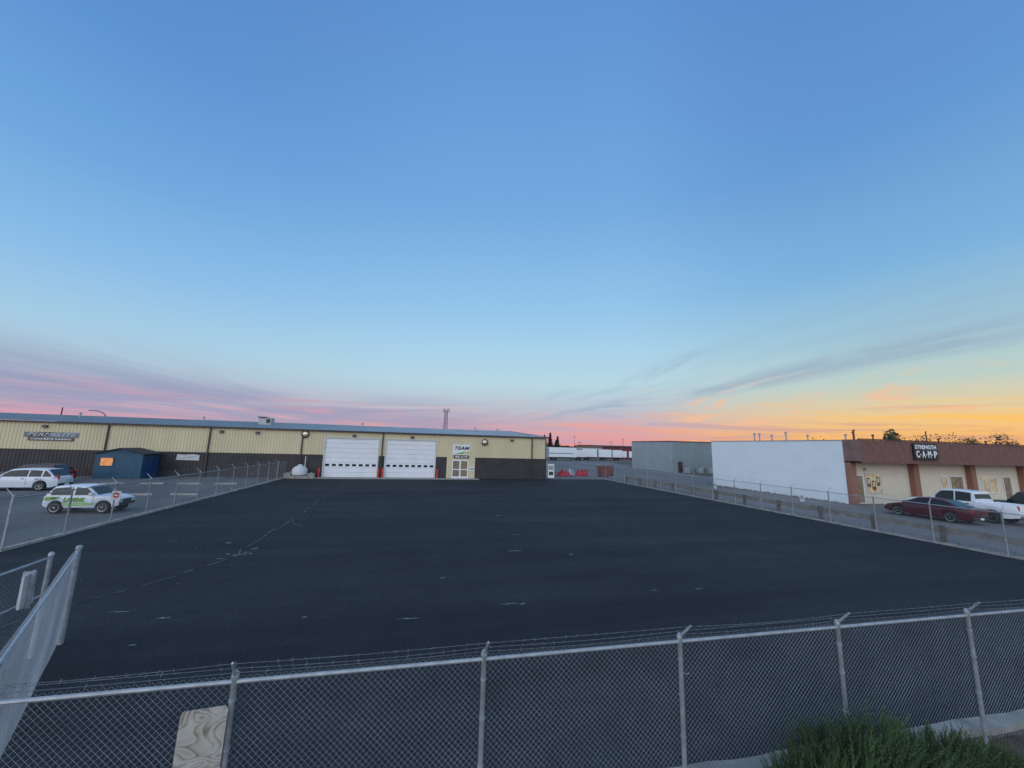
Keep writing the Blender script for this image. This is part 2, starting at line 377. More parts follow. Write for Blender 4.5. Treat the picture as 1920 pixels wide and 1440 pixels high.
for d in (D1, D2):
    dm = MB()
    for i in range(8):
        z0 = .04+i*.568; dm.box(d[0]+.12, d[1]-.12, FY+.05, FY+.12, z0, z0+.555)
    gd = mk('garage_door', dm, 'white', wh, bevel=.012)
    fr = MB().box(d[0], d[0]+.13, FY-.06, FY+.12, 0, 4.58).box(d[1]-.13, d[1], FY-.06, FY+.12, 0, 4.58).box(d[0], d[1], FY-.062, FY+.12, 4.58, 4.72)
    mk('door_frame', fr, 'offwhite', gd)
    n = 8; w = (d[1]-d[0]-.24)/n
    for i in range(n):
        cx = d[0]+.12+w*(i+.5)
        mk('window', MB().box(cx-.22, cx+.22, FY+.035, FY+.048, 1.32, 1.58), 'glass', gd)
ent = mk('door', MB().box(ED[0], ED[0]+.14, FY-.05, FY+.05, 0, 2.3).box(ED[1]-.14, ED[1], FY-.05, FY+.05, 0, 2.3).box(ED[0]+.14, ED[1]-.14, FY-.05, FY+.05, 2.16, 2.3)
         .box(5.20, 5.40, FY-.04, FY+.05, 0, 2.16).box(ED[0]+.14, 5.2, FY-.04, FY+.04, 1.05, 1.17).box(5.4, ED[1]-.14, FY-.04, FY+.04, 1.05, 1.17).box(ED[0]+.14, 5.2, FY-.04, FY+.04, .0, .25).box(5.4, ED[1]-.14, FY-.04, FY+.04, .0, .25), 'white', wh, label='white framed double entrance door')
mk('window', MB().box(ED[0]+.1, ED[1]-.1, FY+.01, FY+.03, .25, 2.2), 'doorglass', ent)
for x, z in ((-13.0, 4.95), (8.35, 4.6)):
    t = thing('convex_mirror', 'round convex mirror with dark rim high on the warehouse wall', 'mirror', (x, FY-.1, z), group='round mirrors on the warehouse')
    mk('rim', MB().lathe((0, 0, 0), [(.36, .03), (.42, 0), (.42, -.08), (.34, -.1), (.33, -.05)], 24, 'y'), 'black', t, True, local=True)
    mk('mirror', MB().lathe((0, 0, 0), [(.33, -.05), (.28, -.11), (.18, -.15), (.05, -.17)], 24, 'y'), 'peach', t, True, local=True)
for x in (-37.5, -21.6, -18.0, -7.6, -.8, 12.0):
    t = thing('wall_lamp', 'small dark wall pack lamp fixed under the eave', 'lamp', (x, FY-.05, 4.95), group='wall pack lamps')
    mk('housing', MB().add([(-.2, 0, -.14), (.2, 0, -.14), (.2, 0, .14), (-.2, 0, .14), (-.2, -.2, -.1), (.2, -.2, -.1), (.2, -.1, .14), (-.2, -.1, .14)],
       [(0, 1, 2, 3), (4, 5, 6, 7), (0, 4, 7, 3), (1, 5, 6, 2), (3, 2, 6, 7)]), 'trim', t, local=True)
    mk('lens', MB().box(-.17, .17, -.18, -.01, -.16, -.14), 'head', t, local=True)
ru = thing('rooftop_unit', 'boxy grey ventilation unit standing on the warehouse roof', 'ventilation unit', (-21.4, 62, 6.2))
mk('housing', MB().box(-22.2, -20.6, 61.3, 62.7, 6.2, 7.25), 'galv', ru, bevel=.04)
mk('hood', MB().box(-22.35, -21.3, 61.15, 62.85, 7.26, 7.38), 'trim', ru)
mk('grille', MB().box(-21.2, -20.75, 61.26, 61.29, 6.55, 7.1), 'black', ru)
for x, y in ((-46, 66), (-33, 70), (-9, 66), (4, 68), (9, 64), (12, 60)):
    z = 5.5+(y-FY)/15
    solo('roof_vent', MB().lathe((0, 0, 0), [(.1, -.2), (.1, .5), (.2, .52), (.2, .62), (.05, .7)], 10), 'galv', 'small round metal vent pipe on the warehouse roof', 'vent', (x, y, z), True, group='warehouse roof vents')
sg = thing('shop_sign', 'blue-grey rectangular wall sign with silver slanted company lettering', 'sign', (-36.8, FY-.1, 3.9))
mk('panel', MB().box(-39.1, -34.6, FY-.09, FY-.05, 3.86, 4.36), 'signblue', sg)
mk('panel', MB().box(-38.7, -34.9, FY-.09, FY-.05, 3.50, 3.80), 'trim', sg)
mk('swoosh', MB().add([(-39.0, FY-.094, 3.88), (-37.6, FY-.094, 3.88), (-36.6, FY-.094, 4.34), (-38.0, FY-.094, 4.34)], [(0, 1, 2, 3)]), 'trim', sg)
text('lettering', 'PERMELITE', 'silver', sg, (-36.85, FY-.10, 4.10), .46, 4.1, shear=.3, bold=.006)
text('lettering', 'CONCRETE RAISING', 'white', sg, (-36.8, FY-.10, 3.65), .22, 3.4, bold=.006)
sg = thing('wall_sign', 'small white panel sign low on the brown warehouse wall', 'sign', (-24.5, FY-.1, 2.05))
mk('panel', MB().add([(-25.6, FY-.06, 1.76), (-23.4, FY-.06, 1.73), (-23.4, FY-.06, 2.3), (-24.1, FY-.06, 2.4), (-24.8, FY-.06, 2.32), (-25.5, FY-.06, 2.38)], [(0, 1, 2, 3, 4, 5)]), 'offwhite', sg)
mk('swoosh', MB().add([(-25.3, FY-.065, 1.9), (-24.2, FY-.065, 2.0), (-23.7, FY-.065, 2.2), (-24.4, FY-.065, 2.08)], [(0, 1, 2, 3)]), 'grey', sg)
sg = thing('entrance_sign', 'white logo sign with green and yellow swoosh above the entrance door', 'sign', (5.4, FY-.1, 3.5))
mk('panel', MB().box(4.3, 6.5, FY-.09, FY-.05, 2.95, 4.2), 'white', sg)
mk('swoosh', MB().add([(4.5, FY-.1, 3.05), (5.6, FY-.1, 3.05), (6.1, FY-.1, 3.40), (5.4, FY-.1, 3.26)], [(0, 1, 2, 3)]), 'green', sg, label='green swoosh')
mk('swoosh', MB().add([(5.75, FY-.1, 3.05), (6.42, FY-.1, 3.05), (6.44, FY-.1, 3.55)], [(0, 1, 2)]), 'yellow', sg, label='yellow corner wedge')
text('lettering', 'TEAM', 'trim', sg, (5.35, FY-.105, 3.76), .58, 1.9, shear=.3, bold=.015)
sg2 = thing('number_sign', 'dark address plate with pale numbers above the entrance', 'sign', (5.4, FY-.1, 2.7))
mk('panel', MB().box(4.45, 6.35, FY-.09, FY-.05, 2.52, 2.86), 'trim', sg2)
text('lettering', '806-16 ST', 'white', sg2, (5.4, FY-.10, 2.69), .3, 1.6, bold=.01)
nt_ = thing('notice_sign', 'small white notice sign beside the entrance door', 'sign', (6.8, FY-.1, 1.2))
mk('panel', MB().box(6.55, 7.05, FY-.09, FY-.05, .9, 1.5), 'white', nt_)
mk('print', MB().box(6.62, 6.98, FY-.095, FY-.091, 1.05, 1.35), 'grey', nt_)
for x in (-11.05, -4.5, -4.02, 2.45):
    t = thing('bollard', 'red steel bollard standing beside an overhead door', 'bollard', (x, FY-.45, 0), group='red bollards by the doors')
    mk('post', MB().lathe((0, 0, 0), [(.1, 0), (.1, 1.05), (.08, 1.12), (.03, 1.15)], 12), 'red', t, True, local=True)
    mk('base_plate', MB().box(-.16, .16, -.16, .16, 0, .06), 'concrete', t, local=True)
tk = thing('water_tank', 'white plastic tank with domed top beside the warehouse door', 'tank', (-12.9, 48.9, 0))
mk('tank', MB().lathe((0, 0, .3), [(.5, 0), (.78, .08), (.8, .65), (.62, .9), (.32, 1.08), (.22, 1.1), (.22, 1.22), (.05, 1.24)], 20), 'tank', tk, True, local=True)
for y0, y1 in ((-.7, -.4), (.4, .7)): mk('cradle', MB().box(-1.0, 1.0, y0, y1, 0, .3), 'concrete', tk, local=True)
mk('pipe', MB().tube((.3, .7, .3), (.3, .7, 2.4), .04, 8), 'white', tk, local=True)
for i, (x, y) in enumerate(((-14.0, 48.6), (-11.6, 48.6), (-14.0, 49.4))):
    solo('concrete_block', MB().box(-.35, .35, -.3, .3, 0, .55).box(-.12, .12, -.12, .12, .551, .65), 'concrete', 'grey interlocking concrete block beside the white tank', 'concrete block', (x, y, .03), bevel=.03, group='concrete blocks')
cb = thing('notice_cabinet', 'white upright cabinet with notices at the warehouse corner', 'cabinet', (17.6, 50.6, 0))
mk('body', MB().box(17.15, 18.05, 50.3, 50.9, .1, 1.95), 'white', cb, bevel=.02)
mk('leg', MB().box(17.2, 17.3, 50.35, 50.85, 0, .1), 'trim', cb)
mk('leg', MB().box(17.9, 18.0, 50.35, 50.85, 0, .1), 'trim', cb)
mk('notice', MB().box(17.25, 17.95, 50.28, 50.295, 1.2, 1.75), 'grey', cb)
mk('notice', MB().box(17.3, 17.9, 50.28, 50.295, .5, .95), 'trim', cb)

# ---------------------------------------------------------------- shed
sh = thing('garden_shed', 'dark blue gabled shed with dark roof beside the warehouse', 'shed', (-28.85, 48.3, 0))
sx0, sx1, sy0, sy1 = -30.8, -26.9, 47.0, 49.6
w = MB(); zz = 2.45
for i in range(13):
    z0 = zz*i/13; z1 = zz*(i+1)/13-.006
    w.add([(sx0, sy0-.02, z0), (sx1, sy0-.02, z0), (sx1, sy0, z1), (sx0, sy0, z1)], [(0, 1, 2, 3)])
    w.add([(sx1+.02, sy0, z0), (sx1+.02, sy1, z0), (sx1, sy1, z1), (sx1, sy0, z1)], [(0, 1, 2, 3)])
w.box(sx0+.01, sx1-.01, sy0+.01, sy1, 0, 2.44)
w.add([(sx0, sy0-.005, zz), (sx1, sy0-.005, zz), ((sx0+sx1)/2, sy0-.005, 2.9), (sx0, sy1, zz), (sx1, sy1, zz), ((sx0+sx1)/2, sy1, 2.9)], [(0, 1, 2), (3, 5, 4)])
mk('wall', w, 'blue', sh, recalc=False)
cxs = (sx0+sx1)/2
r = MB()
for sgn in (-1, 1):
    ex = cxs+sgn*2.2
    r.add([(cxs, sy0-.2, 3.0), (ex, sy0-.2, 2.46), (ex, sy1+.1, 2.46), (cxs, sy1+.1, 3.0), (cxs, sy0-.2, 2.9), (ex, sy0-.2, 2.36), (ex, sy1+.1, 2.36), (cxs, sy1+.1, 2.9)],
          [(0, 1, 2, 3), (4, 7, 6, 5), (0, 4, 5, 1), (1, 5, 6, 2), (2, 6, 7, 3)])
mk('roof', r, 'shedroof', sh)
wn = mk('window', MB().box(-30.35, -29.35, sy0-.05, sy0-.03, 1.25, 2.0), 'interiorw', sh)
mk('frame', MB().box(-30.42, -29.28, sy0-.06, sy0-.025, 2.0, 2.07).box(-30.42, -29.28, sy0-.06, sy0-.025, 1.18, 1.25).box(-30.42, -30.35, sy0-.06, sy0-.025, 1.25, 2).box(-29.35, -29.28, sy0-.06, sy0-.025, 1.25, 2), 'blue', wn)
mk('door', MB().box(sx1+.025, sx1+.06, 47.5, 48.5, .05, 2.1), 'bluedoor', sh)
mk('door', MB().box(sx1+.025, sx1+.06, 48.6, 49.4, .05, 2.1), 'bluedoor', sh)

# ---------------------------------------------------------------- right buildings
gb = thing('grey_warehouse', 'plain grey metal-clad warehouse with flat roofline', 'building', (56, 72, 0))
gx0, gx1, gy0, gy1 = 48.2, 66, 66.7, 81
f = MB(); corr(f, gx0, gx1, 0, 5.95, gy0, .4, .03)
mk('wall', f, 'greyside', gb, label='grey-green ribbed front wall', recalc=False)
sd = MB(); pts = []; y = gy0
while y < gy1: pts += [(y, 0), (y+.3, 0), (y+.34, -.03), (y+.4, -.03)]; y += .42
sd.grid([[(gx0+p[1], p[0], 0) for p in pts], [(gx0+p[1], p[0], 5.95) for p in pts]])
mk('wall', sd, 'grey', gb, label='grey ribbed side wall', recalc=False)
mk('wall', MB().box(gx0+.05, gx1, gy0+.05, gy1, 0, 5.9), 'grey', gb, label='rear walls')
mk('roof', MB().box(gx0-.12, gx1+.1, gy0-.12, gy1+.1, 5.95, 6.08), 'trim', gb)
mk('door', MB().box(49.4, 50.4, gy0-.06, gy0-.035, 0, 2.1), 'trim', gb)
for x in (49.2, 52.2, 54.5):
    t = thing('air_conditioner', 'grey outdoor condenser unit standing against the grey warehouse', 'air conditioner', (x+1.4, gy0-.8, 0), group='outdoor condenser units')
    mk('housing', MB().box(-.5, .5, -.4, .4, .12, 1.15), 'galv', t, bevel=.04, local=True)
    mk('base', MB().box(-.6, .6, -.5, .5, 0, .12), 'concrete', t, local=True)
    mk('fan', MB().lathe((0, 0, 1.15), [(.36, 0), (.36, .04), (.1, .06)], 16), 'black', t, local=True)

sb = thing('shop_building', 'low commercial block with white side wall and brown shake fascia', 'building', (45, 30, 0))
bx0, bx1, by0, by1 = 36.85, 82, 26.9, 42.9
mk('wall', MB().quad((bx0, by0, 0), (bx0, by1, 0), (bx0, by1, 5.48), (bx0, by0, 5.48)), 'wallwhite', sb, label='white painted block side wall')
mk('wall', MB().quad((bx0, by0, 0), (bx1, by0, 0), (bx1, by0, 5.4), (bx0, by0, 5.4)), 'cream', sb, label='cream painted block shop front wall')
mk('wall', MB().box(bx0+.1, bx1, by0+.3, by1, 0, 5.3), 'trim', sb, label='inner walls')
mk('roof', MB().box(bx0+.1, bx1, by0+.1, by1, 5.3, 5.42), 'shedroof', sb)
mk('coping', MB().box(bx0-.04, bx0+.2, by0+.1, by1+.05, 5.48, 5.56), 'galv', sb)
fx = MB(); corr(fx, bx0-.02, bx1, 3.6, 5.56, 25.45, .5, .04, .09)
mk('fascia', fx, 'fascia', sb, recalc=False)
mk('fascia', MB().quad((bx0-.02, 25.45, 3.6), (bx0-.02, by0+.0, 3.6), (bx0-.02, by0, 5.58), (bx0-.02, 25.45, 5.58)), 'fascialight', sb, label='brown fascia return at the corner, lit side toned into its colour')
mk('soffit', MB().box(bx0-.02, bx1, 25.5, by0-.01, 3.6, 3.7), 'fascialight', sb)
mk('coping', MB().box(bx0-.06, bx1, 25.36, 25.6, 5.58, 5.66), 'trim', sb)
for x in (37.15, 44.7, 52.2, 59.7, 67.4):
    mk('pillar', MB().box(x-.33, x+.33, by0-.45, by0-.02, 0, 3.6), 'brick', sb)
def shopwin(x0, x1, z0, z1, m, fm='white', nm='window', mull=1):
    fr = MB().box(x0, x1, by0-.07, by0-.01, z0, z0+.07).box(x0, x1, by0-.07, by0-.01, z1-.07, z1)
    for i in range(mull+1):
        xx = x0+(x1-x0-.07)*i/mull; fr.box(xx, xx+.07, by0-.065, by0-.01, z0+.07, z1-.07)
    o = mk(nm, fr, fm, sb)
    mk('pane', MB().box(x0+.07, x1-.07, by0-.03, by0-.015, z0+.07, z1-.07), m, o)
    return o
shopwin(37.75, 38.75, .05, 2.5, 'doorglass', nm='door', mull=1)
shopwin(39.0, 40.9, .9, 2.7, 'interior', 'offwhite', mull=1)
shopwin(48.2, 49.3, .05, 2.5, 'interior', nm='door')
shopwin(49.6, 51.4, .9, 2.5, 'doorglass', mull=1)
shopwin(54.0, 56.2, .9, 2.5, 'interior', mull=2)
shopwin(57.0, 58.2, .05, 2.5, 'doorglass', nm='door')
for x, c, zt in ((39.35, 'wood', 1.85), (39.95, 'rust', 1.6), (40.5, 'wood', 1.95)):
    t = thing('poster', 'dark printed poster hanging in the lit shop window', 'poster', (x, by0-.045, zt), group='posters in shop window')
    mk('sheet', MB().box(-.2, .2, 0, .005, -.4, .4), c, t, local=True)
    mk('print', MB().box(-.13, .13, -.006, -.001, -.1, .3), 'beige', t, local=True)
mk('door_lamp', MB().box(38.9, 39.1, by0-.2, by0-.01, 2.9, 3.1), 'galv', sb)
st = thing('shop_sign', 'black sign with white stencil lettering on the brown fascia', 'sign', (44.2, 25.3, 4.7))
mk('panel', MB().box(42.7, 45.65, 25.26, 25.38, 3.98, 5.40), 'black', st)
text('lettering', 'STRENGTH', 'white', st, (44.18, 25.25, 5.08), .48, 2.6, bold=.015)
for i, ch in enumerate('CAMP'):
    text('lettering', ch, 'white', st, (43.11+i*.71, 25.235, 4.44), .80, .40, bold=.03)
    if i < 3: mk('dot', MB().lathe((43.465+i*.71, 25.25, 4.44), [(.065, 0), (.065, -.01)], 10, 'y'), 'white', st)
for x, y, h in ((38.2, 37.5, .9), (38.6, 35.6, .7), (39, 34.2, 1.0), (40.5, 33, .7), (43, 31, .8), (47, 33, 1.5), (47.6, 33.5, 1.3), (49.0, 32.5, 1.0), (55, 34, .8), (60, 33, .9), (64, 31, .7), (70, 33, .8), (66.5, 31, .6), (41.5, 40, 1.1)):
    h *= .95
    solo('roof_pipe', MB().lathe((0, 0, 0), [(.07, 0), (.07, h), (.13, h+.02), (.13, h+.14), (.05, h+.2)], 10), 'rust' if x > 45 else 'galv', 'short capped flue pipe on the shop roof', 'pipe', (x, y, 5.42), True, group='flue pipes on the shop roof')

# ---------------------------------------------------------------- fences
def chain(mb, p0, d, n, L, z0, z1, pitch, r):
    h = z1-z0
    for fam in (0, 1):
        off = n*(r if fam else -r); c = -h
        while c < L:
            a0 = max(c, 0); a1 = min(c+h, L)
            if a1-a0 > .01:
                t0 = a0-c; t1 = a1-c
                if fam: zz0, zz1 = z0+t0, z0+t1
                else: zz0, zz1 = z1-t0, z1-t1
                k = max(1, int((a1-a0)/.6)); prev = None
                for j in range(k+1):
                    t = j/k; aa = a0+(a1-a0)*t; zz = zz0+(zz1-zz0)*t
                    bul = .018*noise.noise(Vector((aa*.6, zz*.9, p0.x)))
                    P = p0+d*aa+off+n*bul; P = Vector((P.x, P.y, zz))
                    if prev is not None: mb.tube(prev, P, r, 3, cap=False)
                    prev = P
            c += pitch
def fence(name, label, p0, p1, h, spacing, arm, pitch, wr, first=0, meshmat='wire', barbs=False, arms=True, prad=.032, rails=(1,), ax=.27, az=.27, zb0=.05, cat='fence', endk=1.3):
    p0 = Vector((*p0, 0)); p1 = Vector((*p1, 0)); d = p1-p0; L = d.length; d.normalize(); n = Vector((-d.y, d.x, 0))*arm
    e = thing(name, label, cat, tuple(p0)); rb = random.Random(5)
    ss = []; s = first
    while s <= L+.01: ss.append(s); s += spacing
    for i, s in enumerate(ss):
        P = p0+d*s; rad = prad*endk if (i == 0 or i == len(ss)-1) else prad
        mb = MB().lathe((P.x, P.y, 0), [(rad, -.02), (rad, h+.02), (rad*1.25, h+.03), (rad*1.25, h+.07), (rad*.6, h+.1)], 10)
        for zb in (.3, .75, 1.2, 1.6): mb.lathe((P.x, P.y, zb+rb.uniform(-.03, .03)), [(rad+.006, 0), (rad+.006, .02)], 10)
        if arms:
            q = Vector((P.x, P.y, h+.05)); t = q+n*ax+Vector((0, 0, az))+d*rb.uniform(-.03, .05); mb.tube(q, t, .019, 6, .013)
        mk('post', mb, 'galv', e, True)
    for rz in rails:
        q0 = p0.copy(); q1 = p1.copy(); q0.z = q1.z = h*rz
        mk('rail', MB().tube(q0, q1, .021, 8), 'galv', e, True)
    cm = MB(); chain(cm, p0+n*-.035, d, n, L, zb0, h+.035, pitch, wr)
    mk('chain_link', cm, meshmat, e, recalc=False)
    if arms:
        bw = MB()
        for kx in (.25, .6, .95):
            off = n*(ax*kx); z = h+.05+az*kx
            for i in range(len(ss)-1):
                m_ = 6; sag = rb.uniform(.0, .03); pts = []
                for j in range(m_+1):
                    t = j/m_; q = p0+d*(ss[i]+spacing*t)+off; pts.append(Vector((q.x, q.y, z-sag*math.sin(math.pi*t))))
                for j in range(m_): bw.tube(pts[j], pts[j+1], .0026, 4, cap=False)
                if barbs:
                    u = .05
                    while u < spacing:
                        q = p0+d*(ss[i]+u)+off; zc = z-sag*math.sin(math.pi*u/spacing)
                        for _ in range(2):
                            v = Vector((rb.uniform(-1, 1), rb.uniform(-1, 1), rb.uniform(-1, 1))).normalized()*.02
                            c = Vector((q.x, q.y, zc)); bw.tube(c-v, c+v, .002, 3, cap=False)
                        u += .125
        mk('barbed_wire', bw, 'wire' if not barbs else 'wiredark', e, recalc=False)
    return e
fy = lambda x: 4.76-.018*x
fence('chain_link_fence', 'galvanised chain-link fence with barbed wire arms along the lot edge', (-4.16, fy(-4.16)), (28.6, fy(28.6)), 1.8, 2.52, -1, .066, .0016, barbs=True, ax=.17, az=.20, zb0=.06, prad=.029)
fence('chain_link_fence', 'galvanised chain-link fence between fresh asphalt and parking area', (-14.3, 18.4), (-14.3, 48.6), 1.85, 2.52, 1, .085, .0016)
fence('chain_link_fence', 'galvanised chain-link fence along the lot beside the shop road', (25.5, 7.2), (25.5, 62), 1.85, 2.52, -1, .085, .0016)
fence('swing_gate', 'open chain-link gate leaf of pale wire swung towards the corner', (-6.8, 10.4), (-4.0, 5.3), 1.8, 5.7, 1, .075, .0015, meshmat='wirepale', arms=False, rails=(.985,), prad=.034, cat='gate')
fence('fence_panel', 'short chain-link fence panel with galvanised rails beside the gate', (-6.9, 9.9), (-6.4, 5.0), 1.8, 1.9, 1, .09, .0015, arms=False, rails=(1, .62), prad=.028)
wb = thing('gate_sign', 'white weathered board fixed to the fence panel', 'sign', (-6.75, 9.3, 1.3))
mk('board', MB().add([(-6.72, 9.45, 1.12), (-6.66, 9.12, 1.12), (-6.66, 9.10, 1.68), (-6.74, 9.42, 1.70), (-6.76, 9.45, 1.12), (-6.70, 9.12, 1.12), (-6.70, 9.10, 1.68), (-6.78, 9.42, 1.70)],
   [(0, 1, 2, 3), (7, 6, 5, 4), (0, 4, 5, 1), (1, 5, 6, 2), (2, 6, 7, 3), (3, 7, 4, 0)]), 'offwhite', wb)
mk('strap', MB().box(-6.80, -6.62, 9.24, 9.28, 1.1, 1.72), 'galv', wb)
pb = thing('plywood_board', 'weathered plywood board wired to the chain-link fence', 'board', (-1.85, 4.74, 1.2))
mk('sheet', MB().add([(-.21, 0, -.42), (.185, 0, -.42), (.20, .0, .39), (.17, 0, .415), (-.18, .0, .40), (-.2, 0, .36)] + [(-.21, .014, -.42), (.185, .014, -.42), (.20, .014, .39), (.17, .014, .415), (-.18, .014, .40), (-.2, .014, .36)],
   [(5, 4, 3, 2, 1, 0), (6, 7, 8, 9, 10, 11)]+[(i, (i+1) % 6, 6+(i+1) % 6, 6+i) for i in range(6)]), 'ply', pb, local=True)
for xx in (-.17, .16): mk('wire_tie', MB().tube((xx, -.004, .32), (xx, .06, .34), .003, 4), 'wire', pb, local=True)
ne = thing('no_entry_sign', 'round red no-entry sign on white plate fixed to the fence', 'sign', (-14.22, 23.4, 1.3), -.03)
mk('plate', MB().box(-.19, .19, -.02, 0, -.2, .22), 'offwhite', ne, local=True)
mk('disc', MB().lathe((0, -.02, .02), [(.135, 0), (.135, -.008)], 20, 'y'), 'faded', ne, local=True)
mk('bar', MB().box(-.09, .09, -.036, -.03, -.005, .04), 'white', ne, local=True)
for y in (29.4, 21.5):
    t = thing('notice_sign', 'small pale notice plate wired to the chain-link fence', 'sign', (25.42, y, 1.25), group='notice plates on the fence')
    mk('plate', MB().box(-.012, 0, -.16, .16, -.22, .22), 'offwhite', t, local=True)
    mk('print', MB().box(-.016, -.013, -.11, .11, -.02, .14), 'grey', t, local=True)
gr = thing('guard_rail', 'weathered timber guard rail with dark posts behind the fence', 'guard rail', (26.4, 8, 0))
mk('beam', MB().box(26.35, 26.42, 8, 46, .42, .74), mat('grey_timber', (.19, .175, .155), .85, var=.3, scale=2), gr)
y = 8.5
while y < 46:
    mk('post', MB().box(26.20, 26.34, y, y+.22, -.02, .80), 'wood', gr); y += 3.1
for x, y in ((-19.5, 34.2), (-22.4, 34.2), (-16.6, 34.2), (-17.2, 42), (-20.1, 42), (-23, 42), (-25.9, 42)):
    o = solo('wheel_stop', MB().add([(-.9, -.09, 0), (.9, -.09, 0), (.9, .09, 0), (-.9, .09, 0), (-.87, -.05, .13), (.87, -.05, .13), (.87, .05, .13), (-.87, .05, .13)],
         [(0, 3, 2, 1), (4, 5, 6, 7), (0, 1, 5, 4), (1, 2, 6, 5), (2, 3, 7, 6), (3, 0, 4, 7)]), 'concrete', 'pale concrete wheel stop on the old parking area', 'wheel stop', (x, y, -.012), group='concrete wheel stops')
wd = MB(); r_ = random.Random(21)
def tuft(x, y, z, hh):
    for _ in range(10):
        a = r_.uniform(0, 6.28); l = hh*r_.uniform(.5, 1); q = (x+.6*l*math.cos(a)*r_.random(), y+.6*l*math.sin(a)*r_.random(), z+l)
        b = r_.uniform(-.04, .04); wd.add([(x+b-.008, y+b, z), (x+b+.008, y+b, z), q], [(0, 1, 2)])
for i in range(300):
    t = r_.random(); tuft(25.85+r_.gauss(0, .12), 6+44*t, 0, r_.uniform(.05, .28))
for i in range(160): tuft(-14.55+r_.gauss(0, .08), 18.5+30*r_.random(), 0, r_.uniform(.05, .22))
for i in range(700): x = r_.uniform(2, 14); tuft(x, 4.4-.018*x-abs(r_.gauss(0, .4)), .03, r_.uniform(.03, .14))
for i in range(300): tuft(36.6-abs(r_.gauss(0, .15)), 27+16*r_.random(), 0, r_.uniform(.05, .25))
o = mk('weeds', wd, mat('dry_grass', (.15, .13, .06), .9, var=.5, scale=1), recalc=False); o['kind'] = 'stuff'; o['label'] = 'dry grass tufts growing along kerbs and walls'; o['category'] = 'grass'

# ---------------------------------------------------------------- cars
def interp(pts, x):
    if x <= pts[0][0]: return pts[0][1]
    for (a, b), (c, d) in zip(pts, pts[1:]):
        if x <= c: return b+(d-b)*(x-a)/(c-a+1e-9)
    return pts[-1][1]
def wheel(parent, x, y, r, side):
    t = MB().lathe((x, y, r), [(r*.62, -.10), (r*.93, -.11), (r, -.07), (r, .07), (r*.93, .11), (r*.62, .10)], 24, 'y')
    ty = mk('wheel', t, 'rubber', parent, True, local=True)
    mk('hub', MB().lathe((x, y, r), [(r*.64, -.09), (r*.64, .09)], 20, 'y'), 'black', ty, local=True)
    sp = MB()
    for k in range(5):
        a = 2*math.pi*k/5+.3; c, s = math.cos(a), math.sin(a); yo = y+side*.10
        w = r*.1
        pts = []
        for rad, hw in ((r*.08, w*1.4), (r*.62, w)):
            for sg in (-1, 1): pts.append((x+c*rad-s*hw*sg, yo, r+s*rad+c*hw*sg))
        sp.add(pts+[(p[0], p[1]-side*.03, p[2]) for p in pts], [(0, 1, 3, 2), (0, 2, 6, 4), (1, 5, 7, 3), (2, 3, 7, 6)])
    R0, R1 = r*.58, r*.67; vs = []; fs = []
    for k in range(20):
        a = 2*math.pi*k/20; vs += [(x+R0*math.cos(a), y+side*.103, r+R0*math.sin(a)), (x+R1*math.cos(a), y+side*.108, r+R1*math.sin(a))]
    for k in range(20): j = (k+1) % 20; fs.append((2*k, 2*k+1, 2*j+1, 2*j))
    sp.add(vs, fs); sp.lathe((x, y+side*.1, r), [(r*.15, -.01), (r*.15, .015)], 10, 'y')
    mk('rim', sp, 'rim', ty, local=True)
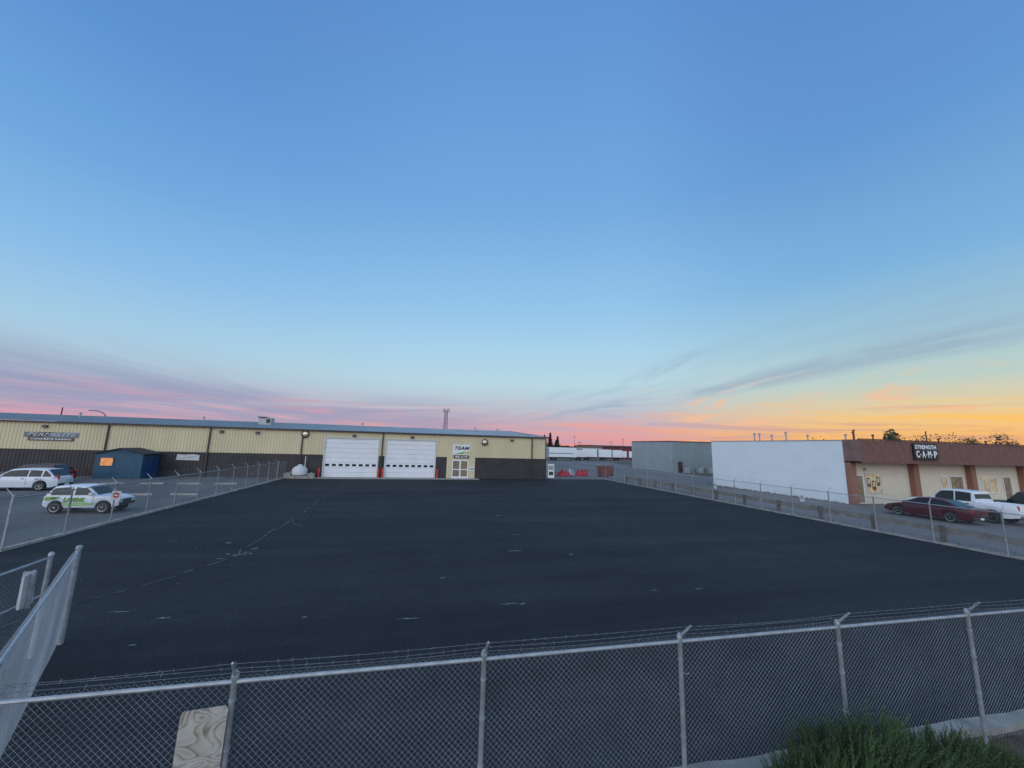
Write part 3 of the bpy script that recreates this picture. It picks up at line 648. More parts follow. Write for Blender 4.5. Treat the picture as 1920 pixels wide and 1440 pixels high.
def car(name, label, cat, loc, rot, P, paint, group=None):
    e = thing(name, label, cat, loc, rot, group)
    L, W, sill, top = P['L'], P['W'], P['sill'], P['top']; wx = P['wx']; wr = P['wr']; belt = P['belt']; roof = P['roof']
    xf0, xf1, xr1, xr0 = P['cab']
    xs = set([-L, L, -L+.04, L-.04, -L+.15, L-.15]); x = -L
    while x < L: xs.add(round(x, 3)); x += .13
    ar = wr*1.17
    for c in wx:
        for k in range(13): xs.add(round(c+ar*math.cos(math.pi*k/12), 3))
        xs.add(round(c+ar+.01, 3)); xs.add(round(c-ar-.01, 3))
    bed = P.get('bed')
    if bed: xs |= {bed[0], bed[1], bed[0]+.01, bed[1]-.01}
    xs = sorted(x for x in xs if -L <= x <= L)
    hwf = lambda x: W*(1-.16*(abs(x)/L)**6-.04*(abs(x)/L)**2)
    rings = []
    for x in xs:
        zt = interp(top, x); zb = sill+(.1*(max(0, abs(x)/L-.85)/.15))
        for c in wx:
            if abs(x-c) < ar: zb = max(zb, min(zt-.16, wr+math.sqrt(max(0, ar*ar-(x-c)**2))))
        hw = hwf(x); d = zt-zb
        inner = P['bedz'] if (bed and bed[0] <= x <= bed[1]) else None
        half = [(hw*.955, zb), (hw*.985, zb+.28*d), (hw, zb+.6*d), (hw*.985, zb+.82*d), (hw*.95, zt-.025)]
        if inner: half += [(hw*.90, zt), (hw*.88, inner), (hw*.4, inner)]
        else: half += [(hw*.88, zt), (hw*.6, zt+.015), (hw*.3, zt+.025)]
        rings.append([(x, y, z) for y, z in half]+[(x, -y, z) for y, z in reversed(half)])
    mk('body', MB().loft(rings), paint, e, True, local=True)
    rl = [(xr0, belt-.02), (xr1, roof-.05), ((xr1*2+xf1)/3, roof-.005), ((xr1+2*xf1)/3, roof+.01), (xf1, roof-.04), (xf0, belt-.02)]
    W0, W1 = W*.93, W*P.get('tum', .76)
    wz = lambda z: W0+(W1-W0)*(z-belt)/(roof-belt)
    cx_ = sorted(set([xr0+(xf0-xr0)*i/40 for i in range(41)]+[xr1, xf1])); rg = []
    for x in cx_:
        zr = interp(rl, x)
        half = [(wz(belt)*1.0, belt-.06), (wz(zr-.06), max(belt-.05, zr-.06)), (wz(zr)-.05, zr-.01), (wz(zr)*.4, zr+.012)]
        rg.append([(x, y, z) for y, z in half]+[(x, -y, z) for y, z in reversed(half)])
    mk('cabin', MB().loft(rg), paint, e, True, local=True)
    for (x0, x1) in P['win']:
        for sg in (-1, 1):
            rows = []
            for i in range(9):
                x = x0+(x1-x0)*i/8; zr = interp(rl, x); zl = belt+.03; zh = max(zl+.01, zr-.10)
                rows.append([(x, sg*(wz(zl+(zh-zl)*j/2)+.007), zl+(zh-zl)*j/2) for j in range(3)])
            mk('window', MB().grid(rows), 'carglass', e, local=True)
    def shield(x0, x1, nm):
        rows = []
        for i in range(7):
            x = x0+(x1-x0)*i/6; zr = interp(rl, x); yw = wz(zr)-.08
            rows.append([(x, yw*t, zr+.014+.012*(1-abs(t))) for t in (-1, -.5, 0, .5, 1)])
        mk(nm, MB().grid(rows), 'carglass', e, True, local=True)
    shield(xf1+.04, xf0-.06, 'windshield')
    shield(xr0+.05, xr1-.04, 'rear_window')
    for c in wx:
        for sg in (-1, 1): wheel(e, c, sg*(W-.12), wr, sg)
    zh = P.get('hz', .66)
    for sg in (-1, 1):
        y0 = sg*hwf(L)*.98; y1 = sg*hwf(L)*.55; ya, yb = min(y0, y1), max(y0, y1)
        mk('headlight', MB().box(L-.16, L+.012, ya, yb, zh, zh+.15), 'head', e, local=True, bevel=.02)
        y1 = sg*hwf(L)*(.72 if not P.get('tallt') else .84); ya, yb = min(y0, y1), max(y0, y1)
        th = .30 if P.get('tallt') else .15
        mk('taillight', MB().box(-L-.012, -L+.2, ya*1.01, yb*1.01, P.get('tz', .72), P.get('tz', .72)+th), 'tail', e, local=True, bevel=.02)
        mk('mirror', MB().box(xf0-.35, xf0-.2, min(sg*W*.93, sg*(W+.14)), max(sg*W*.93, sg*(W+.14)), belt+.02, belt+.17), paint, e, local=True, bevel=.03)
        for (x0, x1) in P['win'][:2]:
            mk('handle', MB().box(x0+.1, x0+.28, min(sg*(W-.03), sg*(W+.015)), max(sg*(W-.03), sg*(W+.015)), belt-.14, belt-.10), 'black', e, local=True)
        sm_ = MB()
        for xx in P['seams']:
            zt = belt-.04
            sm_.add([(xx-.008, sg*(W*.987+.004), sill+.28*(zt-sill)), (xx+.008, sg*(W*.987+.004), sill+.28*(zt-sill)), (xx+.008, sg*(W+.004), sill+.62*(zt-sill)), (xx-.008, sg*(W+.004), sill+.62*(zt-sill)),
                     (xx+.008, sg*(W*.98+.004), zt-.05), (xx-.008, sg*(W*.98+.004), zt-.05)], [(0, 1, 2, 3), (3, 2, 4, 5)])
        mk('door_seam', sm_, 'black', e, local=True)
    mk('grille', MB().box(L-.1, L+.014, -hwf(L)*.5, hwf(L)*.5, zh-.06, zh+.12), 'black', e, local=True, bevel=.015)
    mk('bumper', MB().box(L-.2, L+.05, -hwf(L)*.93, hwf(L)*.93, sill+.08, sill+.24), P.get('bm', 'black'), e, local=True, bevel=.03)
    mk('bumper', MB().box(-L-.05, -L+.2, -hwf(L)*.93, hwf(L)*.93, sill+.08, sill+.26), P.get('bm', 'black'), e, local=True, bevel=.03)
    mk('number_plate', MB().box(-L-.06, -L-.052, -.16, .16, sill+.1, sill+.22), 'white', e, local=True)
    return e
SUV = dict(L=2.35, W=.92, sill=.26, wx=(1.42, -1.40), wr=.35, belt=1.0, roof=1.60, cab=(1.3, .45, -1.6, -2.22), tum=.76,
           top=[(-2.35, .8), (-2.3, 1.0), (-1.2, 1.02), (1.1, 1.0), (1.8, .93), (2.2, .82), (2.31, .72), (2.35, .56)],
           win=[(-.56, .85), (-1.36, -.64), (-1.95, -1.46)], seams=(.9, -.58, -1.4), hz=.66, tz=.82, tallt=True)
SED = dict(L=2.42, W=.92, sill=.24, wx=(1.5, -1.38), wr=.34, belt=.96, roof=1.45, cab=(1.25, .35, -1.0, -2.05), tum=.70,
           top=[(-2.42, .7), (-2.38, .98), (-1.9, 1.02), (-1.0, .98), (.9, .95), (1.6, .88), (2.2, .74), (2.38, .64), (2.42, .5)],
           win=[(-.42, .85), (-1.4, -.5)], seams=(.9, -.46, -1.2), hz=.56, tz=.78)
WAG = dict(L=1.72, W=.77, sill=.32, wx=(1.08, -1.06), wr=.32, belt=.94, roof=1.47, cab=(.80, .20, -1.28, -1.62), tum=.78,
           top=[(-1.72, .72), (-1.67, .92), (-.9, .95), (.75, .94), (1.2, .89), (1.55, .82), (1.68, .74), (1.72, .56)],
           win=[(-.30, .46), (-1.34, -.42)], seams=(.62, -.38), hz=.60, tz=.68)
PIC = dict(L=2.95, W=1.0, sill=.42, wx=(1.85, -1.75), wr=.42, belt=1.25, roof=2.0, cab=(1.4, .75, -.92, -1.08), tum=.8,
           top=[(-2.95, 1.1), (-2.9, 1.30), (-1.15, 1.31), (-1.1, 1.23), (1.3, 1.23), (2.2, 1.19), (2.78, 1.11), (2.92, 1.0), (2.95, .7)],
           win=[(.05, 1.08), (-.84, -.03)], seams=(1.15, .0, -.92), hz=.87, tz=.95, tallt=True, bed=(-2.85, -1.2), bedz=.85, bm='chrome')
car('suv', 'white crossover vehicle parked on the old parking area', 'car', (-28.65, 37.6, -.012), math.pi+.03, SUV, 'carwhite')
wg = car('hatchback', 'white compact hatchback with green graphics on its side', 'car', (-17.62, 27.1, -.012), -.02, WAG, 'carwhite')
text('lettering', 'LAWNS', 'green', wg, (-.25, -.785, .72), .30, .95, shear=.2, bold=.015, local=True)
mk('decal', MB().add([(-.72, -.782, .42), (.62, -.782, .44), (.72, -.782, .56), (.2, -.782, .60), (-.5, -.782, .56), (-.72, -.782, .62)], [(0, 1, 2, 3, 4, 5)]), 'palegreen', wg, local=True)
mk('decal', MB().add([(-1.60, -.748, .70), (-1.05, -.775, .76), (-.85, -.782, .90), (-1.5, -.752, .88)], [(0, 1, 2, 3)]), 'green', wg, local=True)
car('parked_car', 'dark red car parked behind the white vehicle', 'car', (-32.2, 43.0, -.012), math.pi, SUV, 'cardred')
car('parked_car', 'black car parked at the end of the parking area', 'car', (-38.0, 43.2, -.012), math.pi, SUV, 'carblack')
car('sedan', 'maroon four-door sedan parked nose-in before the shops', 'car', (35.3, 20.3, -.012), math.pi/2, SED, 'carmaroon')
car('pickup_truck', 'white crew-cab pickup truck parked beside the maroon sedan', 'truck', (38.4, 20.2, -.012), math.pi/2, PIC, 'carwhite')
car('pickup_truck', 'black pickup truck parked beside the white pickup', 'truck', (42.8, 18.4, -.012), math.pi/2, PIC, 'carblack')

# ---------------------------------------------------------------- far things
def trailer(loc, L, H, col, label):
    t = thing('box_trailer', label, 'trailer', loc, group='box trailers in the far yard')
    mk('box', MB().box(-L/2, L/2, -1.2, 1.2, 1.15, H), col, t, bevel=.05, local=True)
    mk('side_skirt', MB().box(-L/2+.2, L/2-.2, -1.1, -1.0, .75, 1.13), 'black', t, local=True)
    for x in (-L/2+1, -L/2+2.2): mk('wheel', MB().lathe((x, -1.1, .5), [(.5, -.12), (.5, .12)], 14, 'y'), 'rubber', t, local=True)
    mk('landing_leg', MB().box(L/2-2, L/2-1.85, -1.0, -.85, 0, 1.13), 'black', t, local=True)
    mk('rear_frame', MB().box(-L/2-.03, -L/2+.05, -1.23, 1.23, 1.0, H+.03), 'galv', t, local=True)
    return t
tr = trailer((45.5, 120, 0), 9.5, 4.1, 'white', 'white box trailer with thin stripes in the far yard')
mk('stripe', MB().box(-4.6, 3.5, -1.215, -1.203, 2.2, 2.45), 'signblue', tr, local=True)
for x, y, L_, H in ((54, 126, 4.4, 3.5), (59.6, 130, 5.6, 4.0), (66, 131, 5.2, 3.9), (71.5, 132, 4.0, 3.8)):
    trailer((x, y, 0), L_, H, 'white', 'white box trailer parked in the far yard')
M['darkred'] = mat('dark_red_wall', (.15, .035, .04), .8)
rb_ = thing('loading_depot', 'long low dark red depot building with white dock doors', 'building', (110, 150, 0))
mk('wall', MB().box(80, 150, 145, 160, 0, 4.9), 'darkred', rb_)
mk('roof', MB().box(79.8, 150.2, 144.8, 160.2, 4.9, 5.15), 'trim', rb_)
for i in range(5): mk('door', MB().box(81.5+i*2.9, 83.4+i*2.9, 144.9, 144.98, .9, 3.4), 'white', rb_)
rb2 = thing('storage_building', 'low pale grey storage building behind the trailers', 'building', (60, 165, 0))
mk('wall', MB().box(40, 92, 165, 180, 0, 4.0), 'grey', rb2)
mk('roof', MB().box(39.8, 92.2, 164.8, 180.2, 4.0, 4.3), 'offwhite', rb2)
for (x0, x1, y0, y1, z0, z1, c) in ((-30, 20, 260, 280, 0, 5, 'grey'), (110, 150, 240, 260, 0, 6, 'fascialight'), (160, 240, 300, 320, 0, 5.5, 'grey'), (60, 100, 300, 320, 0, 7, 'cream')):
    b_ = thing('far_building', 'low industrial building on the far skyline', 'building', ((x0+x1)/2, y0, 0), group='far industrial buildings')
    mk('wall', MB().box(x0, x1, y0, y1, z0, z1), c, b_)
    mk('roof', MB().box(x0-.3, x1+.3, y0-.3, y1+.3, z1, z1+.4), 'trim', b_)
def pile(name, label, loc, a, b, h, m, seed):
    rows = []; n = 16
    for i in range(n+1):
        row = []
        for j in range(n+1):
            u = i/n*2-1; v = j/n*2-1; k_ = max(0, 1-(u*u*.9+v*v*.9)**1.2)
            row.append((u*a, v*b, max(0, h*k_*(.8+.9*noise.noise(Vector((u*3+seed, v*2, 0)))))))
        rows.append(row)
    return solo(name, MB().grid(rows), m, label, 'tarpaulin', loc, True)
pile('tarpaulin', 'low heap covered by a bright red tarpaulin', (21.6, 56, 0), 1.1, .9, .85, 'redtarp', 1)
pile('tarpaulin', 'wide heap covered by a bright red tarpaulin', (25.0, 57, 0), 1.3, 1.0, .9, 'redtarp', 2)
pile('tarpaulin', 'white covered heap beside the red tarpaulins', (19.2, 60, 0), .9, 1.0, 1.1, 'tank', 3)
pile('tarpaulin', 'grey covered heap between the red tarpaulins', (23.3, 57.5, 0), .8, .7, .8, 'galv', 4)
for x, y in ((27.6, 55), (29.6, 57.5)):
    bn = thing('steel_bin', 'rust red steel storage bin standing in the side lane', 'bin', (x, y, 0), group='rust red steel bins')
    mk('body', MB().add([(-.7, -.6, .15), (.7, -.6, .15), (.7, .6, .15), (-.7, .6, .15), (-.8, -.7, 1.5), (.8, -.7, 1.5), (.8, .7, 1.5), (-.8, .7, 1.5)],
       [(0, 3, 2, 1), (0, 1, 5, 4), (1, 2, 6, 5), (2, 3, 7, 6), (3, 0, 4, 7)]), 'rust', bn, local=True)
    mk('rim', MB().box(-.86, .86, -.76, -.68, 1.42, 1.54).box(-.86, .86, .68, .76, 1.42, 1.54).box(-.86, -.78, -.68, .68, 1.42, 1.54).box(.78, .86, -.68, .68, 1.42, 1.54), 'rust', bn, local=True)
    for x0 in (-.65, .5): mk('foot', MB().box(x0, x0+.15, -.5, .5, 0, .15), 'black', bn, local=True)
ct = thing('radio_tower', 'lattice radio mast with panel antennas behind the warehouse', 'tower', (11.5, 180, 0))
tm = MB(); H = 19.5
def leg(k, z):
    a = 2*math.pi*k/3+.4; r_ = 1.3-.6*z/H; return Vector((r_*math.cos(a), r_*math.sin(a), z))
for k in range(3):
    tm.tube(leg(k, 0), leg(k, H), .12, 5)
    for i in range(10):
        z0 = H*i/10; z1 = H*(i+1)/10
        tm.tube(leg(k, z0), leg((k+1) % 3, z1), .06, 4); tm.tube(leg(k, z1), leg((k+1) % 3, z1), .05, 4)
mk('mast', tm, 'trim', ct, local=True)
for k in range(6):
    a = k*math.pi/3; mk('antenna', MB().box(1.4*math.cos(a)-.16, 1.4*math.cos(a)+.16, 1.4*math.sin(a)-.16, 1.4*math.sin(a)+.16, H-.6, H+1.3), 'galv', ct, local=True)
mk('platform', MB().lathe((0, 0, H), [(1.5, 0), (1.5, .12)], 6), 'trim', ct, local=True)
def pole(x, y, h, arm=True, lab='wooden utility pole with crossarm on the skyline', r=.14):
    t = thing('utility_pole', lab, 'pole', (x, y, 0), group='utility poles')
    mk('pole', MB().tube((0, 0, 0), (0, 0, h), r, 8, r*.6), 'bark', t, local=True)
    if arm: mk('crossarm', MB().box(-1.1, 1.1, -.06, .06, h-.7, h-.55).box(-1, -.92, -.04, .04, h-.55, h-.4).box(.92, 1, -.04, .04, h-.55, h-.4), 'bark', t, local=True)
for x, y, h in ((85, 230, 11), (100, 240, 12), (52, 210, 9.5), (-62, 85, 8.9), (116, 220, 9), (88, 50, 8.8), (36, 250, 10), (130, 230, 11), (78, 180, 7.5)): pole(x, y, h, arm=(x > 60 and x != 88))
sl = thing('street_lamp', 'curved-arm street lamp rising behind the warehouse roof', 'street lamp', (-60, 92, 0))
pts = [Vector((0, 0, 0)), Vector((0, 0, 7.6))]+[Vector((-2.4*(1-math.cos(t*math.pi/2*.9)), 0, 7.6+1.3*math.sin(t*math.pi/2))) for t in (.25, .5, .75, 1)]
pm_ = MB()
for a_, b_ in zip(pts, pts[1:]): pm_.tube(a_, b_, .08, 6)
mk('pole', pm_, 'trim', sl, True, local=True)
mk('lamp_head', MB().add([(-2.9, -.15, 8.8), (-2.1, -.12, 8.86), (-2.1, .12, 8.86), (-2.9, .15, 8.8), (-2.85, -.1, 8.95), (-2.1, -.08, 8.98), (-2.1, .08, 8.98), (-2.85, .1, 8.95)],
   [(0, 3, 2, 1), (4, 5, 6, 7), (0, 1, 5, 4), (1, 2, 6, 5), (2, 3, 7, 6), (3, 0, 4, 7)]), 'trim', sl, local=True)

# ---------------------------------------------------------------- trees
def tree(x, y, h, wdt, m, lab, seed, conifer=False, n=900, ls=.3):
    r_ = random.Random(seed)
    t = thing('conifer_tree' if conifer else 'leafy_tree', lab, 'tree', (x, y, 0), group='skyline trees')
    tb = MB().tube((0, 0, 0), (0, 0, h*.75), h*.028, 7, h*.008)
    for i in range(9):
        a = r_.uniform(0, 6.28); z = h*r_.uniform(.25, .65); l = wdt*.38
        tb.tube((0, 0, z), (l*math.cos(a), l*math.sin(a), z+l*.7), h*.012, 5, h*.004)
    mk('trunk', tb, 'bark', t, local=True)
    c = MB(); cl = []
    for i in range(16):
        a = r_.uniform(0, 6.28); q = r_.random()
        cl.append((wdt*.33*math.cos(a)*r_.random()**.5, wdt*.33*math.sin(a)*r_.random()**.5, h*(.38+.5*q), wdt*.22*r_.uniform(.6, 1.15)))
    for i in range(n):
        if conifer:
            z = h*(.1+.9*r_.random()**1.3); R = wdt*.5*(1-z/h)*(.75+.35*math.sin(z*5+seed)); a = r_.uniform(0, 6.28); q = R*r_.random()**.4
            p = Vector((q*math.cos(a), q*math.sin(a), z-.3*q))
        else:
            cc = r_.choice(cl); v = Vector((r_.gauss(0, 1), r_.gauss(0, 1), r_.gauss(0, 1))); v.normalize(); v *= cc[3]*r_.uniform(.6, 1.15)
            p = Vector(cc[:3])+v
        u = Vector((r_.gauss(0, 1), r_.gauss(0, 1), r_.gauss(0, 1))).normalized(); w_ = u.orthogonal().normalized(); s = ls*r_.uniform(.6, 1.3)
        c.add([p-u*s*.5, p+w_*s*.35, p+u*s*.5, p-w_*s*.35], [(0, 1, 2, 3)])
    mk('crown', c, m, t, local=True, recalc=False)
for i, (x, y, h, w_) in enumerate(((71, 45, 8.6, 3), (73.5, 46, 9.0, 3), (77, 48, 7.8, 5), (81, 46, 8.1, 6), (85, 46, 8.2, 6), (90, 45, 8, 5), (96.5, 45, 8.8, 4.5), (100, 50, 7.2, 5), (66, 52, 6.8, 5), (94, 52, 7.6, 5))):
    tree(x, y, h, w_, 'leafy' if i % 3 else 'leaf', 'broadleaf tree behind the shop roofline', i+10, n=1300)
for i, (x, y, h, w_) in enumerate(((66, 200, 10.5, 7), (70, 202, 12, 7), (73.5, 200, 10, 7), (63, 205, 8, 8), (78, 215, 8, 8))):
    tree(x, y, h, w_, 'leafd', 'dark conifer tree on the skyline behind the trailers', i+40, True, 1100, 1.0)
far = MB(); r_ = random.Random(9)
for i in range(9000):
    x = r_.uniform(-500, 900); y = r_.uniform(420, 520); hh = 4.2*(.5+.8*noise.noise(Vector((x*.02, 0, 0)))+.5*noise.noise(Vector((x*.09, 3, 0)))); z = r_.uniform(0, max(1.2, hh+2.5))
    s = r_.uniform(1, 2.2)
    far.add([(x-s, y, z-s*.6), (x+s*.7, y, z-s*.4), (x+s*.4, y, z+s*.7), (x-s*.6, y, z+s*.6)], [(0, 1, 2, 3)])
o = mk('woodland', far, 'leafd', recalc=False); o['kind'] = 'stuff'; o['label'] = 'thin dark line of distant trees along the horizon'; o['category'] = 'trees'

# ---------------------------------------------------------------- juniper bush
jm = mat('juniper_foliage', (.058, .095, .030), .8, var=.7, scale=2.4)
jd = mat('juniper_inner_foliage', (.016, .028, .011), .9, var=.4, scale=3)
def juniper(loc, lobes, seed):
    # one spreading plant: lobes = [(dx, dy, rx, ry, h, sprigs)]
    r_ = random.Random(seed)
    t = thing('juniper_bush', 'low spreading feathery green juniper bush beside the fence', 'bush', loc)
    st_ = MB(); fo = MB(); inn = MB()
    for dx, dy, rx, ry, h, n in lobes:
        C = Vector((dx, dy, 0))
        for i in range(45):
            a = r_.uniform(0, 6.28); e_ = r_.uniform(.3, 1.3)
            q = C+Vector((rx*math.cos(a)*math.cos(e_), ry*math.sin(a)*math.cos(e_), h*math.sin(e_)))*r_.uniform(.6, .85)
            st_.tube((dx*.5, dy*.5, 0), q, .02, 5, .004)
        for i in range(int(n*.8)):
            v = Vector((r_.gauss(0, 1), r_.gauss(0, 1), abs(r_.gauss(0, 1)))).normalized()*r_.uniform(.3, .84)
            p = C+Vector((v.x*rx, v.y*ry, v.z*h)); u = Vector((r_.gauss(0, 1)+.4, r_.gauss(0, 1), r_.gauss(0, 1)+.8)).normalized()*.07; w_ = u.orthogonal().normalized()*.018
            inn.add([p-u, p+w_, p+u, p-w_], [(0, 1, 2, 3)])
        for i in range(n):
            a = r_.uniform(0, 6.28); e_ = math.asin(r_.random()); k_ = r_.uniform(.68, 1.02)
            lump = 1+.22*noise.noise(Vector((math.cos(a)*2, math.sin(a)*2, e_*2+seed)))+.14*noise.noise(Vector((math.cos(a)*6, math.sin(a)*6, e_*6+seed)))
            base = Vector((rx*math.cos(a)*math.cos(e_), ry*math.sin(a)*math.cos(e_), h*math.sin(e_)*.92))*k_*lump
            dr = Vector((base.x/rx*.9+.35, base.y/ry*.7, base.z/h*.6+.55)).normalized()+Vector((r_.gauss(0, .24), r_.gauss(0, .2), r_.gauss(0, .2))); dr.normalize()
            ln = r_.uniform(.12, .30); base = base+C
            side = dr.orthogonal().normalized(); oth = dr.cross(side)
            for j in range(16):
                tt = j/16; p = base+dr*ln*tt; an = j*2.4; sd_ = side*math.cos(an)+oth*math.sin(an)
                l2 = (.050*(1-tt)+.020); d2 = (dr*1.0+sd_*.6).normalized(); wv = d2.cross(sd_).normalized()*.0055
                fo.add([p-wv, p+wv, p+d2*l2], [(0, 1, 2)])
            fo.add([base+dr*ln*.4-side*.005, base+dr*ln*.4+side*.005, base+dr*(ln+.05)], [(0, 1, 2)])
    mk('branches', st_, 'bark', t, local=True)
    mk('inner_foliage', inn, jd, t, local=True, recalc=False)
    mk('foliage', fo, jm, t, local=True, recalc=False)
juniper((5.3, 3.7, .0), [(-.25, .06, 1.25, .68, 1.20, 3600), (.75, 0, 1.1, .60, .98, 2600), (1.6, -.02, .8, .5, .72, 1500), (-.95, 0, .8, .55, .95, 1500)], 3)

# ---------------------------------------------------------------- world
w = bpy.data.worlds.new('World'); S.world = w; w.use_nodes = True
nt = w.node_tree; N = nt.nodes; L = nt.links; N.clear()
def math_(op, a, b=None, c=None, clamp=False):
    n = N.new('ShaderNodeMath'); n.operation = op; n.use_clamp = clamp
    for i, q in enumerate((a, b, c)):
        if q is None: continue
        if isinstance(q, (int, float)): n.inputs[i].default_value = q
        else: L.new(q, n.inputs[i])
    return n.outputs[0]
def mr(v, a, b, c=0., d=1., smooth=True):
    n = N.new('ShaderNodeMapRange'); n.interpolation_type = 'SMOOTHSTEP' if smooth else 'LINEAR'
    L.new(v, n.inputs['Value'])
    if a > b: a, b, c, d = b, a, d, c
    n.inputs['From Min'].default_value = a; n.inputs['From Max'].default_value = b
    n.inputs['To Min'].default_value = c; n.inputs['To Max'].default_value = d
    return n.outputs[0]
def ramp(v, stops):
    n = N.new('ShaderNodeValToRGB'); e = n.color_ramp.elements
    e[0].position = stops[0][0]; e[0].color = lin(stops[0][1]); e[1].position = stops[-1][0]; e[1].color = lin(stops[-1][1])
    for p, c in stops[1:-1]: q = e.new(p); q.color = lin(c)
    L.new(v, n.inputs[0]); return n.outputs[0]
def mix(f, a, b):
    n = N.new('ShaderNodeMix'); n.data_type = 'RGBA'
    if isinstance(f, (int, float)): n.inputs[0].default_value = f
    else: L.new(f, n.inputs[0])
    for i, q in ((6, a), (7, b)):
        if isinstance(q, tuple): n.inputs[i].default_value = q
        else: L.new(q, n.inputs[i])
    return n.outputs[2]
def comb(a, b, c=None):
    n = N.new('ShaderNodeCombineXYZ'); L.new(a, n.inputs[0]); L.new(b, n.inputs[1])
    if c: L.new(c, n.inputs[2])
    return n.outputs[0]
def nse(v, scale, det=6, dist=.4, rough=.55):
    n = N.new('ShaderNodeTexNoise'); n.inputs['Scale'].default_value = scale; n.inputs['Detail'].default_value = det; n.inputs['Distortion'].default_value = dist; n.inputs['Roughness'].default_value = rough
    L.new(v, n.inputs['Vector']); return n.outputs['Fac']
tc = N.new('ShaderNodeTexCoord'); sp = N.new('ShaderNodeSeparateXYZ'); L.new(tc.outputs['Generated'], sp.inputs[0])
X, Y, Z = sp.outputs; Zc = math_('MAXIMUM', Z, 0.)
hl = math_('SQRT', math_('ADD', math_('MULTIPLY', X, X), math_('ADD', math_('MULTIPLY', Y, Y), 1e-4)))
s = math_('DIVIDE', math_('ADD', math_('MULTIPLY', X, .966), math_('MULTIPLY', Y, .259)), hl)
A = ramp(Zc, [(0, '#bd90a6'), (.035, '#cfa2b2'), (.075, '#b9b1c6'), (.13, '#b0c6d8'), (.19, '#a5cce4'), (.30, '#8cbde8'), (.45, '#70a8de'), (.62, '#5d93d2'), (.85, '#527fbe')])
C = ramp(Zc, [(0, '#dd9092'), (.025, '#e0a0a2'), (.055, '#cbadb8'), (.10, '#b9c4d0'), (.16, '#b8d7e3'), (.25, '#a8d1ea'), (.34, '#95c5ea'), (.54, '#76abe0'), (.82, '#5e92d2')])
B = ramp(Zc, [(0, '#e49a74'), (.03, '#f4b46c'), (.06, '#f6c880'), (.095, '#e0cfa8'), (.14, '#bdd0c8'), (.22, '#a2c8d8'), (.35, '#7db2dd'), (.55, '#6498d2'), (.82, '#5886c8')])
w1 = mr(s, -.45, .45); w2 = mr(s, .68, .995)
sky = mix(w2, mix(w1, A, C), B)
zd = math_('ADD', Zc, .025); px = math_('DIVIDE', X, zd); py = math_('DIVIDE', Y, zd)
n1 = nse(comb(math_('SUBTRACT', px, math_('MULTIPLY', py, .18)), math_('MULTIPLY', py, .10)), .9, 8, .35)
cl1 = math_('MULTIPLY', mr(n1, .36, .66), mr(px, -1.6, -4.0))
cl1 = math_('MULTIPLY', cl1, math_('MULTIPLY', mr(Zc, .205, .11), mr(Y, -.2, .2)))
wv = comb(math_('MULTIPLY', px, 1.6), math_('MULTIPLY', py, .42))
n2 = nse(wv, .9, 8, .8, .62); n2b = nse(wv, .35, 3, .2)
wob = math_('MULTIPLY', math_('SUBTRACT', n2b, .5), 3.2)
base = math_('ADD', math_('ADD', px, math_('MULTIPLY', py, .06)), wob)
d1 = math_('ABSOLUTE', math_('SUBTRACT', base, 3.9)); d2 = math_('ABSOLUTE', math_('SUBTRACT', base, 2.9))
st1 = math_('MULTIPLY', mr(d1, .8, .0), mr(n2, .36, .60))
st2 = math_('MULTIPLY', math_('MULTIPLY', mr(d2, .45, .0), mr(n2, .42, .62)), .55)
cl2 = math_('MULTIPLY', math_('ADD', st1, st2, clamp=True), math_('MULTIPLY', mr(Zc, .36, .22), mr(Zc, .05, .09)))
cl2 = math_('MULTIPLY', cl2, mr(Y, .2, .45))
cf = math_('ADD', math_('MULTIPLY', cl1, .66), math_('MULTIPLY', cl2, .6), clamp=True)
dc = mix(w1, lin('#8c9aba'), lin('#93a8c2'))
sky = mix(cf, sky, dc)
an = N.new('ShaderNodeMath'); an.operation = 'ARCTAN2'; L.new(X, an.inputs[0]); L.new(Y, an.inputs[1]); AZ = an.outputs[0]
n5 = nse(comb(math_('MULTIPLY', AZ, 9.), math_('SUBTRACT', math_('MULTIPLY', Zc, 38), math_('MULTIPLY', AZ, 4.))), .9, 7, .7, .6)
pf = math_('MULTIPLY', math_('MULTIPLY', mr(n5, .54, .66), mr(AZ, .45, .75)), math_('MULTIPLY', mr(Zc, .18, .09), mr(Zc, .02, .05)))
sky = mix(math_('MULTIPLY', pf, .75), sky, lin('#f5bf98'))
n6 = nse(comb(math_('MULTIPLY', AZ, 1.6), math_('SUBTRACT', math_('MULTIPLY', Zc, 26), math_('MULTIPLY', AZ, 1.0))), 1.0, 7, .5)
mb_ = math_('MULTIPLY', mr(n6, .40, .58), math_('MULTIPLY', mr(Zc, .125, .075), math_('MULTIPLY', mr(Zc, .012, .04), mr(AZ, .45, -.05))))
sky = mix(math_('MULTIPLY', mb_, .75), sky, lin('#989bbb'))
n3 = nse(comb(math_('MULTIPLY', AZ, 3.0), math_('ADD', math_('MULTIPLY', Zc, 48), math_('MULTIPLY', AZ, 1.2))), 1.0, 8, .8, .6)
lf = mr(Zc, .14, .045)
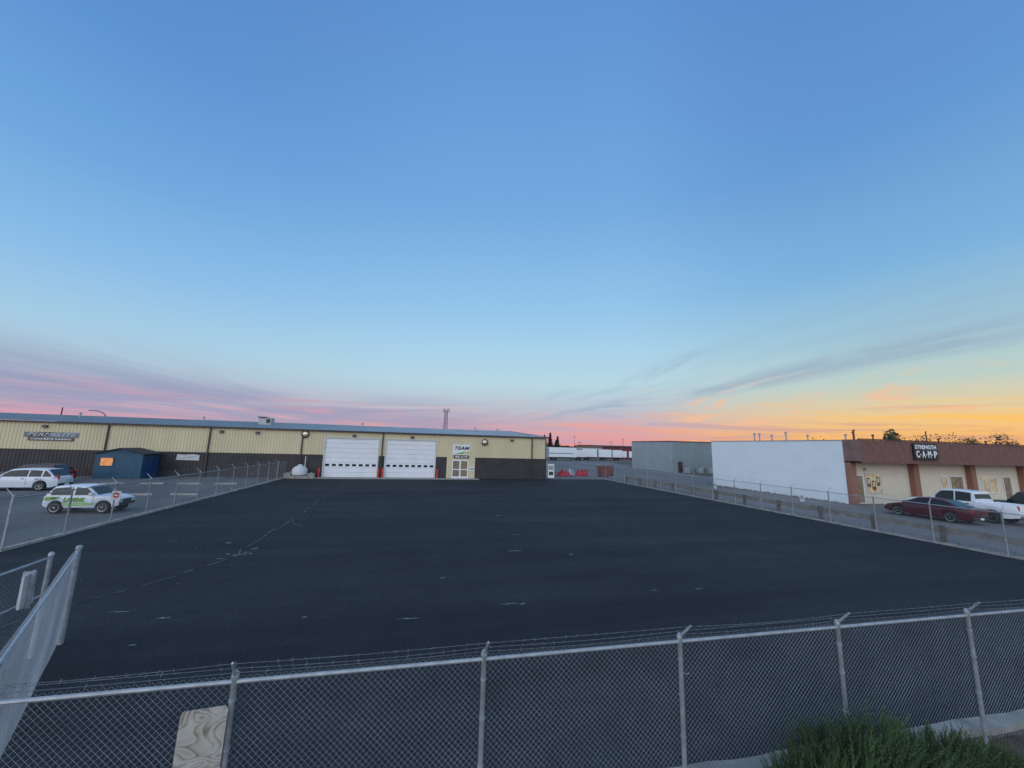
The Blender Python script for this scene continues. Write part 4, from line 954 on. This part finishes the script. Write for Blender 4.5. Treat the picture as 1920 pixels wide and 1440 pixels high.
str_h = mr(AZ, .2, .9, .5, .85)
sky = mix(math_('MULTIPLY', math_('MULTIPLY', mr(n3, .49, .66), lf), str_h), sky, mix(w2, mix(w1, lin('#d8a0b0'), lin('#eea295')), lin('#ffc35c')))
sky = mix(math_('MULTIPLY', math_('MULTIPLY', mr(n3, .48, .36), lf), .65), sky, mix(w2, mix(w1, lin('#9497ba'), lin('#b8a8c2')), lin('#d6a08e')))
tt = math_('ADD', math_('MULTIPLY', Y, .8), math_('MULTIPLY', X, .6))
fill_gain = mr(tt, .12, -.6, 1., 2.0)  # added gain: unseen sky behind and left made brighter to light the walls
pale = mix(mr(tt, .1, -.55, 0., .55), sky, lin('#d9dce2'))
bg = N.new('ShaderNodeBackground'); L.new(pale, bg.inputs[0]); L.new(fill_gain, bg.inputs[1])
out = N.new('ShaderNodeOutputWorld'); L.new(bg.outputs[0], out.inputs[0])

sl_ = bpy.data.lights.new('dusk_fill', 'SUN'); sl_.energy = .35; sl_.angle = math.radians(40); sl_.color = (1, .9, .82)  # soft fill added as dusk glow from behind the camera, not the set sun
so = bpy.data.objects.new('dusk_fill', sl_); COL.objects.link(so)
d = Vector((.55, .75, -.30)); so.rotation_euler = d.to_track_quat('-Z', 'Y').to_euler()

# ---------------------------------------------------------------- camera
cam = bpy.data.cameras.new('camera'); cam.lens = 13.5; cam.sensor_width = 36; cam.clip_end = 6000; cam.clip_start = .05
co = bpy.data.objects.new('camera', cam); COL.objects.link(co)
ps, th, ro_ = math.radians(13.27), math.radians(9.2), math.atan(.027)
fw = Vector((math.sin(ps)*math.cos(th), math.cos(ps)*math.cos(th), math.sin(th)))
rt_ = Vector((math.cos(ps), -math.sin(ps), 0)); up_ = rt_.cross(fw)
r2 = rt_*math.cos(ro_)+up_*math.sin(ro_); u2 = up_*math.cos(ro_)-rt_*math.sin(ro_)
m4 = Matrix((r2, u2, -fw)).transposed().to_4x4(); m4.translation = Vector((0, 0, 4.2))
co.matrix_world = m4
S.camera = co
